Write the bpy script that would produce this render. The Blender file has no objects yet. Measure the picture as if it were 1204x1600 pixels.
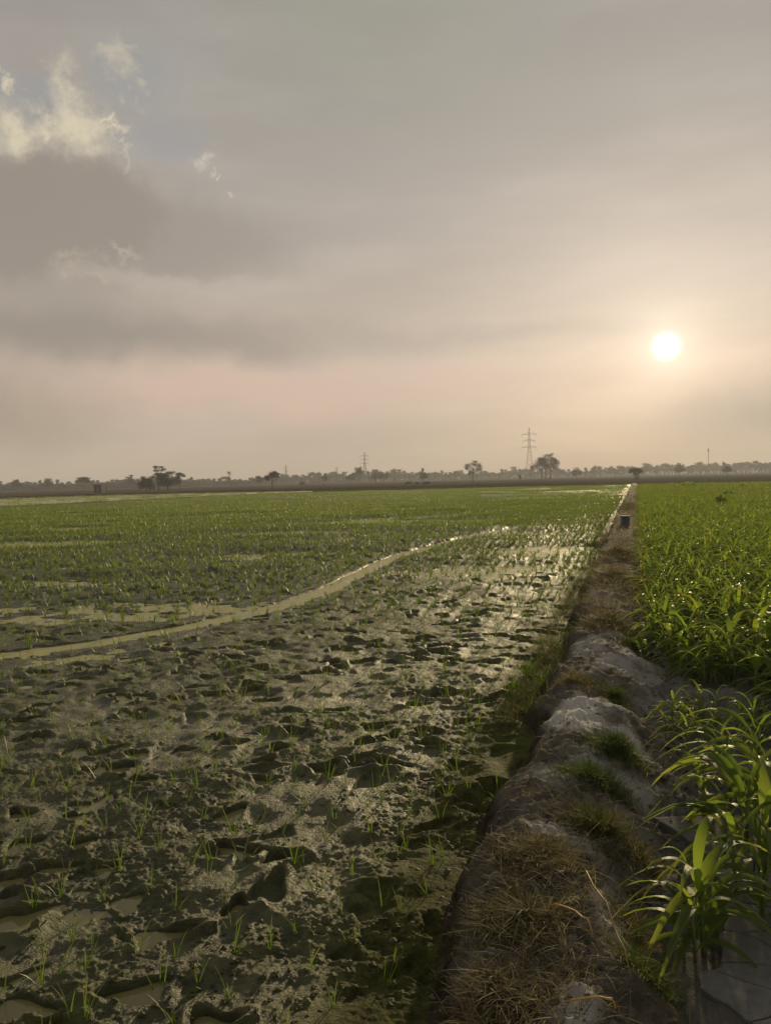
import bpy, math, random
import numpy as np
from mathutils import Matrix, Vector

# ------------------------------------------------------------------ camera
SC = bpy.context.scene
COL = SC.collection
PW, PH, FPX = 1204.0, 1600.0, 1200.0
CAM_H = 1.9
PITCH = math.radians(-2.39)
ROLL = math.radians(1.24)
F0 = np.array([0, math.cos(PITCH), math.sin(PITCH)])
U0 = np.array([0, -math.sin(PITCH), math.cos(PITCH)])
R0 = np.array([1.0, 0, 0])
CU = U0 * math.cos(ROLL) + R0 * math.sin(ROLL)
CR = R0 * math.cos(ROLL) - U0 * math.sin(ROLL)
cam_d = bpy.data.cameras.new('camera')
cam_d.sensor_fit = 'VERTICAL'
cam_d.angle = 2 * math.atan(PH / 2 / FPX)
cam_d.clip_start = 0.05
cam_d.clip_end = 20000
cam = bpy.data.objects.new('camera', cam_d)
COL.objects.link(cam)
cam.matrix_world = Matrix(((CR[0], CU[0], -F0[0], 0), (CR[1], CU[1], -F0[1], 0),
                           (CR[2], CU[2], -F0[2], CAM_H), (0, 0, 0, 1)))
SC.camera = cam


def ray(px, py):
    d = F0 + CR * ((px - PW / 2) / FPX) + CU * ((PH / 2 - py) / FPX)
    return d / np.linalg.norm(d)


def G(px, py, z=0.0):
    """a pixel's direction carried down to the level z"""
    d = ray(px, py)
    t = (z - CAM_H) / d[2]
    return np.array([d[0] * t, d[1] * t])


def project(P):
    P = np.asarray(P, float) - np.array([0, 0, CAM_H])
    w = P @ F0
    w = np.where(w > 1e-6, w, 1e-6)
    return PW / 2 + FPX * (P @ CR) / w, PH / 2 - FPX * (P @ CU) / w


def azel(px, py):
    d = ray(px, py)
    return math.atan2(d[0], d[1]), math.asin(d[2])


def S(r, g, b):
    f = lambda c: (c / 255 / 12.92) if c < 10 else (((c / 255) + 0.055) / 1.055) ** 2.4
    return (f(r), f(g), f(b))


SUN_AZ, SUN_EL = azel(1040, 541)
SUN_DIR = Vector((math.sin(SUN_AZ) * math.cos(SUN_EL), math.cos(SUN_AZ) * math.cos(SUN_EL), math.sin(SUN_EL)))

# ------------------------------------------------------------------ sky
SKY_STRENGTH = 0.1
world = bpy.data.worlds.new('World')
SC.world = world
world.use_nodes = True
wt = world.node_tree
wt.nodes.clear()


class NB:
    """small builder for node maths"""
    def __init__(self, t):
        self.t = t

    def n(self, kind, **kw):
        nd = self.t.nodes.new(kind)
        for k, v in kw.items():
            setattr(nd, k, v)
        return nd

    def put(self, sock, v):
        if hasattr(v, 'is_output'):
            self.t.links.new(v, sock)
        elif isinstance(v, (tuple, list)) and sock.type == 'RGBA' and len(v) == 3:
            sock.default_value = (*v, 1)
        else:
            sock.default_value = v

    def m(self, op, a, b=None, c=None, clamp=False):
        nd = self.n('ShaderNodeMath', operation=op, use_clamp=clamp)
        for i, v in enumerate((a, b, c)):
            if v is not None:
                self.put(nd.inputs[i], v)
        return nd.outputs[0]

    def vm(self, op, a, b=None):
        nd = self.n('ShaderNodeVectorMath', operation=op)
        self.put(nd.inputs[0], a)
        if b is not None:
            self.put(nd.inputs[1], b)
        return nd.outputs['Value'] if op in ('DOT_PRODUCT', 'LENGTH') else nd.outputs[0]

    def mix(self, f, a, b, blend='MIX'):
        nd = self.n('ShaderNodeMix', data_type='RGBA', blend_type=blend)
        self.put(nd.inputs[0], f)
        self.put(nd.inputs[6], a)
        self.put(nd.inputs[7], b)
        return nd.outputs[2]

    def noise(self, vec, scale, detail=4, rough=0.55, dist=0.0):
        nd = self.n('ShaderNodeTexNoise')
        self.put(nd.inputs['Vector'], vec)
        nd.inputs['Scale'].default_value = scale
        nd.inputs['Detail'].default_value = detail
        nd.inputs['Roughness'].default_value = rough
        nd.inputs['Distortion'].default_value = dist
        return nd.outputs['Fac'], nd.outputs['Color']

    def maprange(self, v, a, b, c=0.0, d=1.0, smooth=True):
        nd = self.n('ShaderNodeMapRange', interpolation_type='SMOOTHSTEP' if smooth else 'LINEAR')
        self.put(nd.inputs[0], v)
        for i, x in enumerate((a, b, c, d)):
            nd.inputs[i + 1].default_value = x
        return nd.outputs[0]

    def ramp(self, v, stops, interp='LINEAR'):
        nd = self.n('ShaderNodeValToRGB')
        self.put(nd.inputs[0], v)
        cr = nd.color_ramp
        cr.interpolation = interp
        while len(cr.elements) < len(stops):
            cr.elements.new(0.5)
        for e, (p, c) in zip(cr.elements, stops):
            e.position = p
            e.color = (*c, 1)
        return nd.outputs[0]


b = NB(wt)
tc = b.n('ShaderNodeTexCoord')
D = b.vm('NORMALIZE', tc.outputs['Generated'])
sep = b.n('ShaderNodeSeparateXYZ')
b.put(sep.inputs[0], D)
el = b.m('ARCSINE', sep.outputs[2])
az = b.m('ARCTAN2', sep.outputs[0], sep.outputs[1])
# ragged edges: the cloud coordinates are pushed about by noise
_, wn = b.noise(D, 6.0, 7, 0.62)
ws = b.n('ShaderNodeSeparateXYZ')
b.put(ws.inputs[0], wn)
wx = b.m('SUBTRACT', ws.outputs[0], 0.5)
wy = b.m('SUBTRACT', ws.outputs[1], 0.5)
_, wn2 = b.noise(D, 26.0, 6, 0.65)
ws2 = b.n('ShaderNodeSeparateXYZ')
b.put(ws2.inputs[0], wn2)
fx = b.m('SUBTRACT', ws2.outputs[0], 0.5)
fy = b.m('SUBTRACT', ws2.outputs[1], 0.5)
K = 1.0 / SKY_STRENGTH
elr = b.m('DIVIDE', el, math.pi / 2)
base = b.ramp(elr, [(0.0, S(184, 168, 154)), (0.03, S(187, 171, 157)), (0.07, S(197, 178, 163)),
                    (0.12, S(188, 174, 160)), (0.2, S(175, 166, 157)), (0.30, S(162, 157, 149)),
                    (0.42, S(146, 144, 134)), (0.7, S(132, 133, 130)), (1.0, S(128, 130, 130))], 'EASE')
base = b.vm('SCALE', base)
base.node.inputs['Scale'].default_value = K
sky = b.n('ShaderNodeTexSky', sky_type='NISHITA', sun_disc=False, sun_elevation=SUN_EL,
          sun_rotation=SUN_AZ, air_density=1.0, dust_density=2.0, ozone_density=1.0, altitude=200)
# the thick summer haze hides most of the clear sky behind it
col = b.mix(0.95, sky.outputs[0], base)
# the wide bright aureole round the sun (forward scattering in the dust)
cosg = b.vm('DOT_PRODUCT', D, tuple(SUN_DIR))
gam = b.m('ARCCOSINE', b.m('MINIMUM', cosg, 0.9999999))


ext = b.maprange(el, 0.0, SUN_EL * 0.95, 0.45, 1.0)      # the thick air low down swallows part of it


def glow(w, c):
    e = b.m('MULTIPLY', b.m('POWER', math.e, b.m('DIVIDE', gam, -w)), ext)
    v = b.n('ShaderNodeVectorMath', operation='SCALE')
    v.inputs[0].default_value = tuple(x * K for x in c)
    b.put(v.inputs['Scale'], e)
    return v.outputs[0]


n1, _ = b.noise(b.vm('MULTIPLY', D, (1.0, 1.0, 4.5)), 2.6, 7, 0.58)
streak = b.maprange(n1, 0.32, 0.72, 0.90, 1.08)
vs = b.n('ShaderNodeVectorMath', operation='SCALE')
b.put(vs.inputs[0], col)
b.put(vs.inputs['Scale'], streak)
col = vs.outputs[0]


def blob(px, py, rx, ry, warp=0.5, fine=0.15, soft=(1.0, 0.45)):
    a0, e0 = azel(px, py)
    ra, re = rx / FPX, ry / FPX
    u = b.m('DIVIDE', b.m('ADD', b.m('SUBTRACT', az, a0), b.m('ADD', b.m('MULTIPLY', wx, warp * 0.22), b.m('MULTIPLY', fx, fine * 0.16))), ra)
    v = b.m('DIVIDE', b.m('ADD', b.m('SUBTRACT', el, e0), b.m('ADD', b.m('MULTIPLY', wy, warp * 0.16), b.m('MULTIPLY', fy, fine * 0.16))), re)
    d = b.m('SQRT', b.m('ADD', b.m('MULTIPLY', u, u), b.m('MULTIPLY', v, v)))
    return b.maprange(d, soft[0], soft[1], 0.0, 1.0)


def lay(col, mask, rgb, op):
    c = tuple(x * K for x in S(*rgb))
    return b.mix(b.m('MULTIPLY', mask, op), col, c)


cn, _ = b.noise(D, 34.0, 6, 0.62)
cmod = b.maprange(cn, 0.30, 0.62, 0.25, 1.0)


def lay_many(col, blobs, rgb, op, ragged=False):
    m = None
    for q in blobs:
        k = blob(*q[0], **q[1])
        m = k if m is None else b.m('MAXIMUM', m, k)
    if ragged:
        m = b.m('MULTIPLY', m, cmod)
    return lay(col, m, rgb, op)


SOFT = dict(soft=(1.0, 0.0), warp=0.7)
col = lay_many(col, [((420, 610, 620, 75), SOFT)], (214, 184, 165), 0.8)          # peach band over the horizon
col = lay_many(col, [((40, 60, 170, 140), SOFT)], (150, 141, 138), 0.35)            # mauve grey corner
col = lay_many(col, [((620, 60, 330, 150), SOFT)], (147, 148, 133), 0.6)
col = lay_many(col, [((900, 150, 420, 90), SOFT)], (166, 161, 150), 0.35)
# a break in the deck with pale blue behind
col = lay_many(col, [((225, 120, 85, 70), dict(soft=(1, 0.2))), ((270, 225, 100, 45), dict(soft=(1, 0.2))),
                     ((60, 165, 110, 40), dict(soft=(1, 0.2)))], (150, 152, 155), 0.62)
# sunlit cumulus behind the break
CUM = dict(warp=0.35, fine=0.55, soft=(1.1, 0.2))
BIT = dict(warp=0.35, fine=0.8, soft=(1.3, 0.0))
col = lay_many(col, [((128, 205, 55, 58), CUM), ((112, 150, 30, 55), CUM), ((22, 212, 48, 42), CUM),
                     ((5, 135, 24, 12), BIT), ((170, 203, 30, 10), BIT), ((60, 205, 60, 26), CUM)], (212, 201, 175), 1.0, True)
col = lay_many(col, [((198, 92, 30, 30), BIT), ((240, 150, 22, 14), BIT), ((225, 72, 24, 9), BIT)], (190, 181, 162), 0.85, True)
col = lay_many(col, [((326, 262, 24, 18), BIT), ((190, 262, 8, 12), BIT), ((365, 285, 8, 7), BIT),
                     ((188, 240, 8, 5), BIT)], (208, 200, 182), 0.9, True)
# the dark deck under it
DECK = dict(warp=0.5, fine=0.28, soft=(1.03, 0.64))
col = lay_many(col, [((95, 330, 170, 88), DECK), ((0, 350, 120, 85), DECK)], (142, 133, 124), 0.85)
col = lay_many(col, [((250, 370, 270, 85), dict(warp=0.5, soft=(1.0, 0.35))), ((60, 420, 300, 130), dict(soft=(1, .2)))], (148, 139, 130), 0.65)
col = lay_many(col, [((330, 440, 280, 22), dict(warp=0.5, fine=.3, soft=(1, 0.1))), ((560, 400, 120, 40), dict(warp=0.5, fine=.3, soft=(1, 0.1)))], (186, 176, 163), 0.55)
col = lay_many(col, [((118, 412, 34, 15), BIT), ((150, 438, 34, 9), BIT), ((205, 385, 34, 10), BIT)], (182, 172, 154), 0.75, True)
col = lay_many(col, [((120, 520, 620, 60), dict(warp=0.45, soft=(1, 0.1)))], (140, 131, 123), 0.75)
col = lay_many(col, [((700, 520, 330, 26), dict(warp=0.5, soft=(1, 0.0)))], (180, 166, 154), 0.5)
col = lay_many(col, [((1230, 650, 330, 90), dict(warp=0.4, soft=(1, 0.0)))], (158, 148, 136), 0.7)
col = lay_many(col, [((-40, 650, 330, 110), SOFT)], (150, 137, 122), 0.7)
col = lay_many(col, [((1010, 430, 420, 110), SOFT)], (200, 187, 172), 0.35)
for w, c in ((0.024, (0.42, 0.395, 0.33)), (0.095, (0.20, 0.17, 0.132)), (0.36, (0.135, 0.115, 0.103))):
    col = b.vm('ADD', col, glow(w, c))
disc = b.maprange(gam, 0.0210, 0.0040)
dv = b.n('ShaderNodeVectorMath', operation='SCALE')
dv.inputs[0].default_value = (0.9 * K, 0.9 * K, 0.85 * K)
b.put(dv.inputs['Scale'], disc)
col = b.vm('ADD', col, dv.outputs[0])
bg = b.n('ShaderNodeBackground')
b.put(bg.inputs[0], col)
bg.inputs[1].default_value = SKY_STRENGTH
wo = b.n('ShaderNodeOutputWorld')
wt.links.new(bg.outputs[0], wo.inputs[0])
world.cycles.sampling_method = 'MANUAL'
world.cycles.sample_map_resolution = 1024

# ------------------------------------------------------------------ sun
sun_d = bpy.data.lights.new('sun', 'SUN')
sun_d.energy = 4.6
sun_d.angle = math.radians(1.6)
sun_d.color = (1.0, 0.79, 0.44)
sun = bpy.data.objects.new('sun', sun_d)
COL.objects.link(sun)
sun.rotation_euler = (-SUN_DIR).to_track_quat('-Z', 'Y').to_euler()

SC.view_settings.view_transform = 'Standard'
SC.view_settings.look = 'None'
SC.view_settings.exposure = 0.0
SC.view_settings.gamma = 1.0
SC.cycles.use_denoising = True
SC.cycles.max_bounces = 4
SC.cycles.diffuse_bounces = 2
SC.cycles.glossy_bounces = 2
SC.cycles.transmission_bounces = 3
SC.cycles.volume_bounces = 0
SC.cycles.transparent_max_bounces = 8
SC.cycles.sample_clamp_indirect = 4.0
SC.cycles.caustics_reflective = False
SC.cycles.caustics_refractive = False

# ------------------------------------------------------------------ helpers
RNG = np.random.default_rng(11)
_perm = np.random.default_rng(5).permutation(4096).astype(np.int64)
_ga = np.random.default_rng(6).random(4096) * 2 * math.pi
_gx, _gy = np.cos(_ga), np.sin(_ga)


def gnoise(x, y, seed=0):
    """gradient noise, about -0.7..0.7"""
    xi = np.floor(x).astype(np.int64)
    yi = np.floor(y).astype(np.int64)
    xf, yf = x - xi, y - yi
    u = xf * xf * xf * (xf * (xf * 6 - 15) + 10)
    v = yf * yf * yf * (yf * (yf * 6 - 15) + 10)

    def g(ix, iy, dx, dy):
        h = _perm[(ix + seed * 131 + _perm[(iy + seed * 57) & 4095]) & 4095]
        return _gx[h] * dx + _gy[h] * dy
    a = g(xi, yi, xf, yf)
    c = g(xi + 1, yi, xf - 1, yf)
    d = g(xi, yi + 1, xf, yf - 1)
    e = g(xi + 1, yi + 1, xf - 1, yf - 1)
    return (a + u * (c - a)) * (1 - v) + (d + u * (e - d)) * v


def fbm(x, y, wl, octv, seed=0, gain=0.5):
    s, amp, f = 0, 1.0, 1.0 / wl
    for i in range(octv):
        s = s + amp * gnoise(x * f + i * 17.3, y * f - i * 9.1, seed + i)
        amp *= gain
        f *= 2.03
    return s


def sstep(a, b_, v):
    t = np.clip((v - a) / (b_ - a), 0, 1)
    return t * t * (3 - 2 * t)


def raw_mesh(name, V, loops, starts, mat=None, smooth=True, attrs=None):
    me = bpy.data.meshes.new(name)
    V = np.ascontiguousarray(V, np.float32)
    loops = np.ascontiguousarray(loops, np.int32).ravel()
    starts = np.ascontiguousarray(starts, np.int32)
    me.vertices.add(len(V))
    me.vertices.foreach_set('co', V.ravel())
    me.loops.add(len(loops))
    me.loops.foreach_set('vertex_index', loops)
    me.polygons.add(len(starts))
    me.polygons.foreach_set('loop_start', starts)
    me.polygons.foreach_set('use_smooth', np.full(len(starts), smooth))
    for k, arr in (attrs or {}).items():
        arr = np.asarray(arr, np.float32)
        if arr.ndim == 2:
            at = me.color_attributes.new(k, 'FLOAT_COLOR', 'POINT')
            full = np.ones((len(V), 4), np.float32)
            full[:, :3] = arr
            at.data.foreach_set('color', full.ravel())
        else:
            at = me.attributes.new(k, 'FLOAT', 'POINT')
            at.data.foreach_set('value', arr)
    if mat is not None:
        for mm in (mat if isinstance(mat, (list, tuple)) else [mat]):
            me.materials.append(mm)
    me.update(calc_edges=True)
    return me


def quad_mesh(name, V, Q, mat=None, smooth=True, attrs=None):
    Q = np.asarray(Q)
    return raw_mesh(name, V, Q, np.arange(len(Q)) * Q.shape[1], mat, smooth, attrs)


def poly_mesh(name, V, F, mat=None, smooth=False, attrs=None):
    loops = [i for f in F for i in f]
    st = np.cumsum([0] + [len(f) for f in F])[:-1]
    return raw_mesh(name, np.array(V, float), loops, st, mat, smooth, attrs)


def obj(name, me, parent=None, loc=None, rz=None, scale=None):
    o = bpy.data.objects.new(name, me)
    COL.objects.link(o)
    if parent is not None:
        o.parent = parent
    if loc is not None:
        o.location = loc
    if rz is not None:
        o.rotation_euler = (0, 0, rz)
    if scale is not None:
        o.scale = scale if hasattr(scale, '__len__') else (scale,) * 3
    return o


def tag(o, label=None, cat=None, group=None, kind=None):
    for k, v in (('label', label), ('category', cat), ('group', group), ('kind', kind)):
        if v:
            o[k] = v
    return o


class MB:
    """collects boxes and tubes into one mesh"""
    def __init__(self):
        self.V, self.F = [], []

    def add(self, V, F):
        n = len(self.V)
        self.V += [tuple(v) for v in V]
        self.F += [tuple(i + n for i in f) for f in F]

    def box(self, c, s, bev=0.0):
        x, y, z = c
        a, d, e = s[0] / 2, s[1] / 2, s[2] / 2
        V = [(x + i * a, y + j * d, z + k * e) for k in (-1, 1) for j in (-1, 1) for i in (-1, 1)]
        self.add(V, [(0, 2, 3, 1), (4, 5, 7, 6), (0, 1, 5, 4), (2, 6, 7, 3), (0, 4, 6, 2), (1, 3, 7, 5)])

    def tube(self, pts, rad, n=6):
        pts = [np.array(p, float) for p in pts]
        V, F = [], []
        for i, p in enumerate(pts):
            d = pts[min(i + 1, len(pts) - 1)] - pts[max(i - 1, 0)]
            d = d / (np.linalg.norm(d) + 1e-9)
            a = np.cross(d, (0.31, 0.95, 0.05) if abs(d[2]) > 0.6 else (0, 0, 1))
            a = a / (np.linalg.norm(a) + 1e-9)
            c = np.cross(d, a)
            r = rad[i] if hasattr(rad, '__len__') else rad
            for k in range(n):
                t = 2 * math.pi * k / n
                V.append(p + r * (a * math.cos(t) + c * math.sin(t)))
        for i in range(len(pts) - 1):
            for k in range(n):
                F.append((i * n + k, i * n + (k + 1) % n, (i + 1) * n + (k + 1) % n, (i + 1) * n + k))
        F.append(tuple(range(n))[::-1])
        F.append(tuple((len(pts) - 1) * n + k for k in range(n)))
        self.add(V, F)

    def mesh(self, name, mat, smooth=False):
        return poly_mesh(name, self.V, self.F, mat, smooth)


def blades(P, H, A, lean, droop, W, seg=4, twist=None):
    """n grass blades as ribbons: P base points, H heights, A headings; returns V, Q, t"""
    n = len(P)
    t = np.linspace(0, 1, seg + 1)[None, :]
    hor = H[:, None] * (lean[:, None] * t + droop[:, None] * t ** 2)
    ver = H[:, None] * (t - 0.55 * droop[:, None] * t ** 2.4)
    cx, cy = np.cos(A)[:, None], np.sin(A)[:, None]
    tw = (np.zeros(n) if twist is None else twist)
    px, py = np.cos(A + math.pi / 2 + tw)[:, None], np.sin(A + math.pi / 2 + tw)[:, None]
    w = W[:, None] * np.maximum(1 - t ** 2.2, 0.04) * (0.65 + 0.7 * np.minimum(t * 3, 1) * 0.5)
    X = P[:, 0:1] + cx * hor
    Y = P[:, 1:2] + cy * hor
    Z = P[:, 2:3] + ver
    L = np.stack([X - px * w / 2, Y - py * w / 2, Z], -1)
    Rr = np.stack([X + px * w / 2, Y + py * w / 2, Z], -1)
    V = np.stack([L, Rr], 2).reshape(n, -1, 3)
    m = 2 * (seg + 1)
    k = np.arange(seg) * 2
    q = np.stack([k, k + 1, k + 3, k + 2], -1)
    Q = (q[None] + (np.arange(n) * m)[:, None, None]).reshape(-1, 4)
    return V.reshape(-1, 3), Q, m


# ------------------------------------------------------------------ materials
def mat(name):
    m = bpy.data.materials.new(name)
    m.use_nodes = True
    t = m.node_tree
    t.nodes.clear()
    q = NB(t)
    out = q.n('ShaderNodeOutputMaterial')
    return m, q, out


def principled(q, out, color, rough=0.6, spec=0.5, normal=None, **kw):
    p = q.n('ShaderNodeBsdfPrincipled')
    q.put(p.inputs['Base Color'], color)
    q.put(p.inputs['Roughness'], rough)
    q.put(p.inputs['Specular IOR Level'], spec)
    for k, v in kw.items():
        q.put(p.inputs[k], v)
    if normal is not None:
        q.put(p.inputs['Normal'], normal)
    if out is not None:
        q.t.links.new(p.outputs[0], out.inputs[0])
    return p


def bump(q, h, dist, strength=1.0):
    nd = q.n('ShaderNodeBump')
    nd.inputs['Distance'].default_value = dist
    nd.inputs['Strength'].default_value = strength
    q.put(nd.inputs['Height'], h)
    return nd.outputs[0]


def obco(q):
    g = q.n('ShaderNodeNewGeometry')
    return g.outputs['Position']


def mat_mud():
    m, q, out = mat('wet_mud')
    pos = obco(q)
    a, _ = q.noise(pos, 1.1, 6, 0.6)
    c, _ = q.noise(pos, 14, 8, 0.66)
    e, _ = q.noise(pos, 70, 5, 0.6)
    colr = q.mix(q.maprange(c, 0.3, 0.7), (0.030, 0.030, 0.011), (0.112, 0.112, 0.036))
    colr = q.mix(q.maprange(a, 0.45, 0.7), colr, (0.082, 0.092, 0.024))
    at = q.n('ShaderNodeAttribute', attribute_name='wet')
    wet = q.m('MULTIPLY', at.outputs['Fac'], 1.0)
    colr = q.mix(q.m('MULTIPLY', wet, 0.45), colr, (0.030, 0.027, 0.015))
    sl = q.n('ShaderNodeAttribute', attribute_name='slick')
    rough = q.m('ADD', q.m('MULTIPLY', c, 0.25), q.m('SUBTRACT', q.m('SUBTRACT', 0.54, q.m('MULTIPLY', wet, 0.18)), q.m('MULTIPLY', sl.outputs['Fac'], 0.12)))
    h = q.m('ADD', q.m('MULTIPLY', c, 1.0), q.m('MULTIPLY', e, 0.35))
    du = q.n('ShaderNodeAttribute', attribute_name='dull')
    principled(q, out, colr, rough, q.m('MULTIPLY', q.m('SUBTRACT', 1.0, q.m('MULTIPLY', du.outputs['Fac'], 0.95)), 0.40), bump(q, h, 0.035, 1.0))
    return m


def mat_water():
    m, q, out = mat('muddy_water')
    pos = obco(q)
    a, _ = q.noise(pos, 0.9, 4, 0.6)
    c, _ = q.noise(pos, 3.2, 6, 0.62)
    colr = q.mix(a, (0.135, 0.118, 0.050), (0.21, 0.188, 0.075))
    w, _ = q.noise(q.vm('MULTIPLY', pos, (1, 1, 0)), 9, 3, 0.5)
    p = principled(q, None, colr, 0.07, 0.5, bump(q, w, 0.0012, 0.6), IOR=1.33)
    # yellow green layer mixed over it in patches
    f = principled(q, None, q.mix(c, (0.34, 0.32, 0.095), (0.50, 0.46, 0.17)), 0.45, 0.18, bump(q, c, 0.004, 0.6))
    sep_ = q.n('ShaderNodeVectorMath', operation='LENGTH')
    q.put(sep_.inputs[0], pos)
    far = q.maprange(sep_.outputs['Value'], 4.0, 10.0, 0.10, 0.85)      # more of this layer with distance from the origin
    mx = q.n('ShaderNodeMixShader')
    q.put(mx.inputs[0], q.m('MULTIPLY', q.maprange(c, 0.28, 0.52), far))
    q.t.links.new(p.outputs[0], mx.inputs[1])
    q.t.links.new(f.outputs[0], mx.inputs[2])
    q.t.links.new(mx.outputs[0], out.inputs[0])
    return m


def mat_soil(name, c0, c1, c2, scale=6.0, bd=0.02, attr=None, rough=0.9, spec=0.02):
    m, q, out = mat(name)
    pos = obco(q)
    a, _ = q.noise(pos, scale, 8, 0.65)
    c, _ = q.noise(pos, scale * 0.18, 5, 0.6)
    e, _ = q.noise(pos, scale * 7, 6, 0.65)
    colr = q.mix(q.maprange(a, 0.3, 0.7), c0, c1)
    colr = q.mix(q.maprange(c, 0.45, 0.68), colr, c2)
    if attr:
        at = q.n('ShaderNodeAttribute', attribute_name='pale')
        f = q.m('MULTIPLY', at.outputs['Fac'], q.maprange(a, 0.25, 0.55, 0.6, 1.0))
        colr = q.mix(f, colr, attr)
        at2 = q.n('ShaderNodeAttribute', attribute_name='damp_shade')
        colr = q.mix(q.m('MULTIPLY', at2.outputs['Fac'], 0.9), colr, q.mix(q.maprange(a, 0.35, 0.65), (0.018, 0.015, 0.010), (0.060, 0.050, 0.033)))  # dark muddy earth, with the bank's shade put into the colour
    h = q.m('ADD', a, q.m('MULTIPLY', e, 0.4))
    principled(q, out, colr, rough, spec, bump(q, h, bd, 0.9))
    return m


def mat_leaf(name, c0, c1, trans=0.45, rough=0.42, tip=None, spec=0.5, use_col=False, veins=False, glow=2.3):
    """thin leaf: glossy face and light coming through from behind"""
    m, q, out = mat(name)
    oi = q.n('ShaderNodeObjectInfo')
    pos = obco(q)
    a, _ = q.noise(pos, 3.0, 3, 0.6)
    colr = q.mix(q.m('ADD', q.m('MULTIPLY', oi.outputs['Random'], 0.6), q.m('MULTIPLY', q.maprange(a, 0.3, 0.7), 0.4)), c0, c1)
    if use_col:
        at = q.n('ShaderNodeAttribute', attribute_name='col')
        colr = at.outputs['Color']
        c, _ = q.noise(pos, 60, 2, 0.5)
        colr = q.mix(q.m('MULTIPLY', c, 0.4), colr, q.mix(0.5, colr, (0.02, 0.018, 0.01)))
    if tip:
        at = q.n('ShaderNodeAttribute', attribute_name='tt')
        colr = q.mix(q.m('MULTIPLY', q.maprange(at.outputs['Fac'], 0.55, 1.0), 0.8), colr, tip)
    normal = None
    if veins:
        wv = q.n('ShaderNodeAttribute', attribute_name='uu')
        s = q.m('SINE', q.m('MULTIPLY', wv.outputs['Fac'], 46.0))
        normal = bump(q, s, 0.0012, 0.5)
    p = principled(q, None, colr, rough, spec, normal)
    tr = q.n('ShaderNodeBsdfTranslucent')
    hs = q.n('ShaderNodeHueSaturation')
    hs.inputs['Saturation'].default_value = 1.15
    hs.inputs['Value'].default_value = glow
    q.put(hs.inputs['Color'], colr)
    q.put(tr.inputs[0], hs.outputs[0])
    mx = q.n('ShaderNodeMixShader')
    mx.inputs[0].default_value = trans
    q.t.links.new(p.outputs[0], mx.inputs[1])
    q.t.links.new(tr.outputs[0], mx.inputs[2])
    q.t.links.new(mx.outputs[0], out.inputs[0])
    return m


def mat_plain(name, c0, c1, scale=4, rough=0.8, metal=0.0, bd=0.01):
    m, q, out = mat(name)
    pos = obco(q)
    a, _ = q.noise(pos, scale, 6, 0.65)
    principled(q, out, q.mix(q.maprange(a, 0.3, 0.7), c0, c1), rough, 0.4, bump(q, a, bd, 0.8), Metallic=metal)
    return m


M = dict(
    mud=mat_mud(), water=mat_water(),
    bund=mat_soil('bund_soil', (0.075, 0.064, 0.050), (0.18, 0.157, 0.128), (0.115, 0.096, 0.070), 9, 0.04, attr=(0.56, 0.53, 0.50)),
    dry=mat_soil('dry_clay_soil', (0.10, 0.092, 0.083), (0.20, 0.185, 0.172), (0.145, 0.13, 0.115), 9, 0.05, attr=(0.27, 0.255, 0.245)),
    clay=mat_soil('cracked_clay', (0.13, 0.125, 0.12), (0.20, 0.19, 0.185), (0.165, 0.155, 0.148), 14, 0.012),
    plain=mat_soil('plain_soil', (0.075, 0.062, 0.042), (0.10, 0.085, 0.06), (0.06, 0.065, 0.03), 0.05, 0.05, None, 1.0, 0.0),
    fallow=mat_soil('fallow_soil', (0.085, 0.068, 0.05), (0.115, 0.09, 0.07), (0.095, 0.085, 0.05), 0.15, 0.05, None, 1.0, 0.0),
    rice=mat_leaf('rice_blade', (0.062, 0.105, 0.020), (0.112, 0.152, 0.032), 0.38, 0.45, tip=(0.20, 0.22, 0.06)),
    maize=mat_leaf('maize_leaf', (0.070, 0.115, 0.024), (0.165, 0.190, 0.042), 0.55, 0.44, tip=(0.16, 0.17, 0.05), veins=True, spec=0.3),
    straw_leaf=mat_leaf('yellowed_leaf', (0.26, 0.20, 0.06), (0.34, 0.25, 0.09), 0.4, 0.5),
    stem=mat_leaf('maize_stem', (0.085, 0.14, 0.035), (0.12, 0.16, 0.05), 0.1, 0.45),
    grass=mat_leaf('bund_grass', (0.1, 0.1, 0.05), (0.1, 0.1, 0.05), 0.28, 0.7, use_col=True, spec=0.08, glow=1.5),
    crown=mat_leaf('tree_leaf', (0.018, 0.026, 0.010), (0.030, 0.040, 0.015), 0.1, 0.7, spec=0.2),
    bark=mat_plain('bark', (0.035, 0.027, 0.02), (0.06, 0.048, 0.036), 3, 0.9, 0, 0.05),
    steel=mat_plain('galvanised_steel', (0.2, 0.2, 0.2), (0.26, 0.26, 0.255), 0.5, 0.6, 0.2),
    concrete=mat_plain('old_concrete', (0.12, 0.12, 0.125), (0.20, 0.20, 0.205), 12, 0.9, 0, 0.01),
    plaster=mat_plain('pale_plaster', (0.30, 0.28, 0.26), (0.36, 0.34, 0.31), 1.2, 0.9),
    brick=mat_plain('dark_brick', (0.06, 0.04, 0.035), (0.085, 0.055, 0.05), 2.0, 0.9),
    dark=mat_plain('dark_wood', (0.09, 0.092, 0.098), (0.12, 0.12, 0.125), 4, 0.8),
)

# ------------------------------------------------------------------ layout of the fields
BAZ = azel(991, 741.6)[0]
BT = np.array([math.sin(BAZ), math.cos(BAZ)])       # along the bund
BL = np.array([math.cos(BAZ), -math.sin(BAZ)])      # to its right


def tl(x, y):
    return x * BT[0] + y * BT[1], x * BL[0] + y * BL[1]


def xy(t, l):
    return t * BT[0] + l * BL[0], t * BT[1] + l * BL[1]


CREST, DRYZ = 0.30, 0.13


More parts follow.
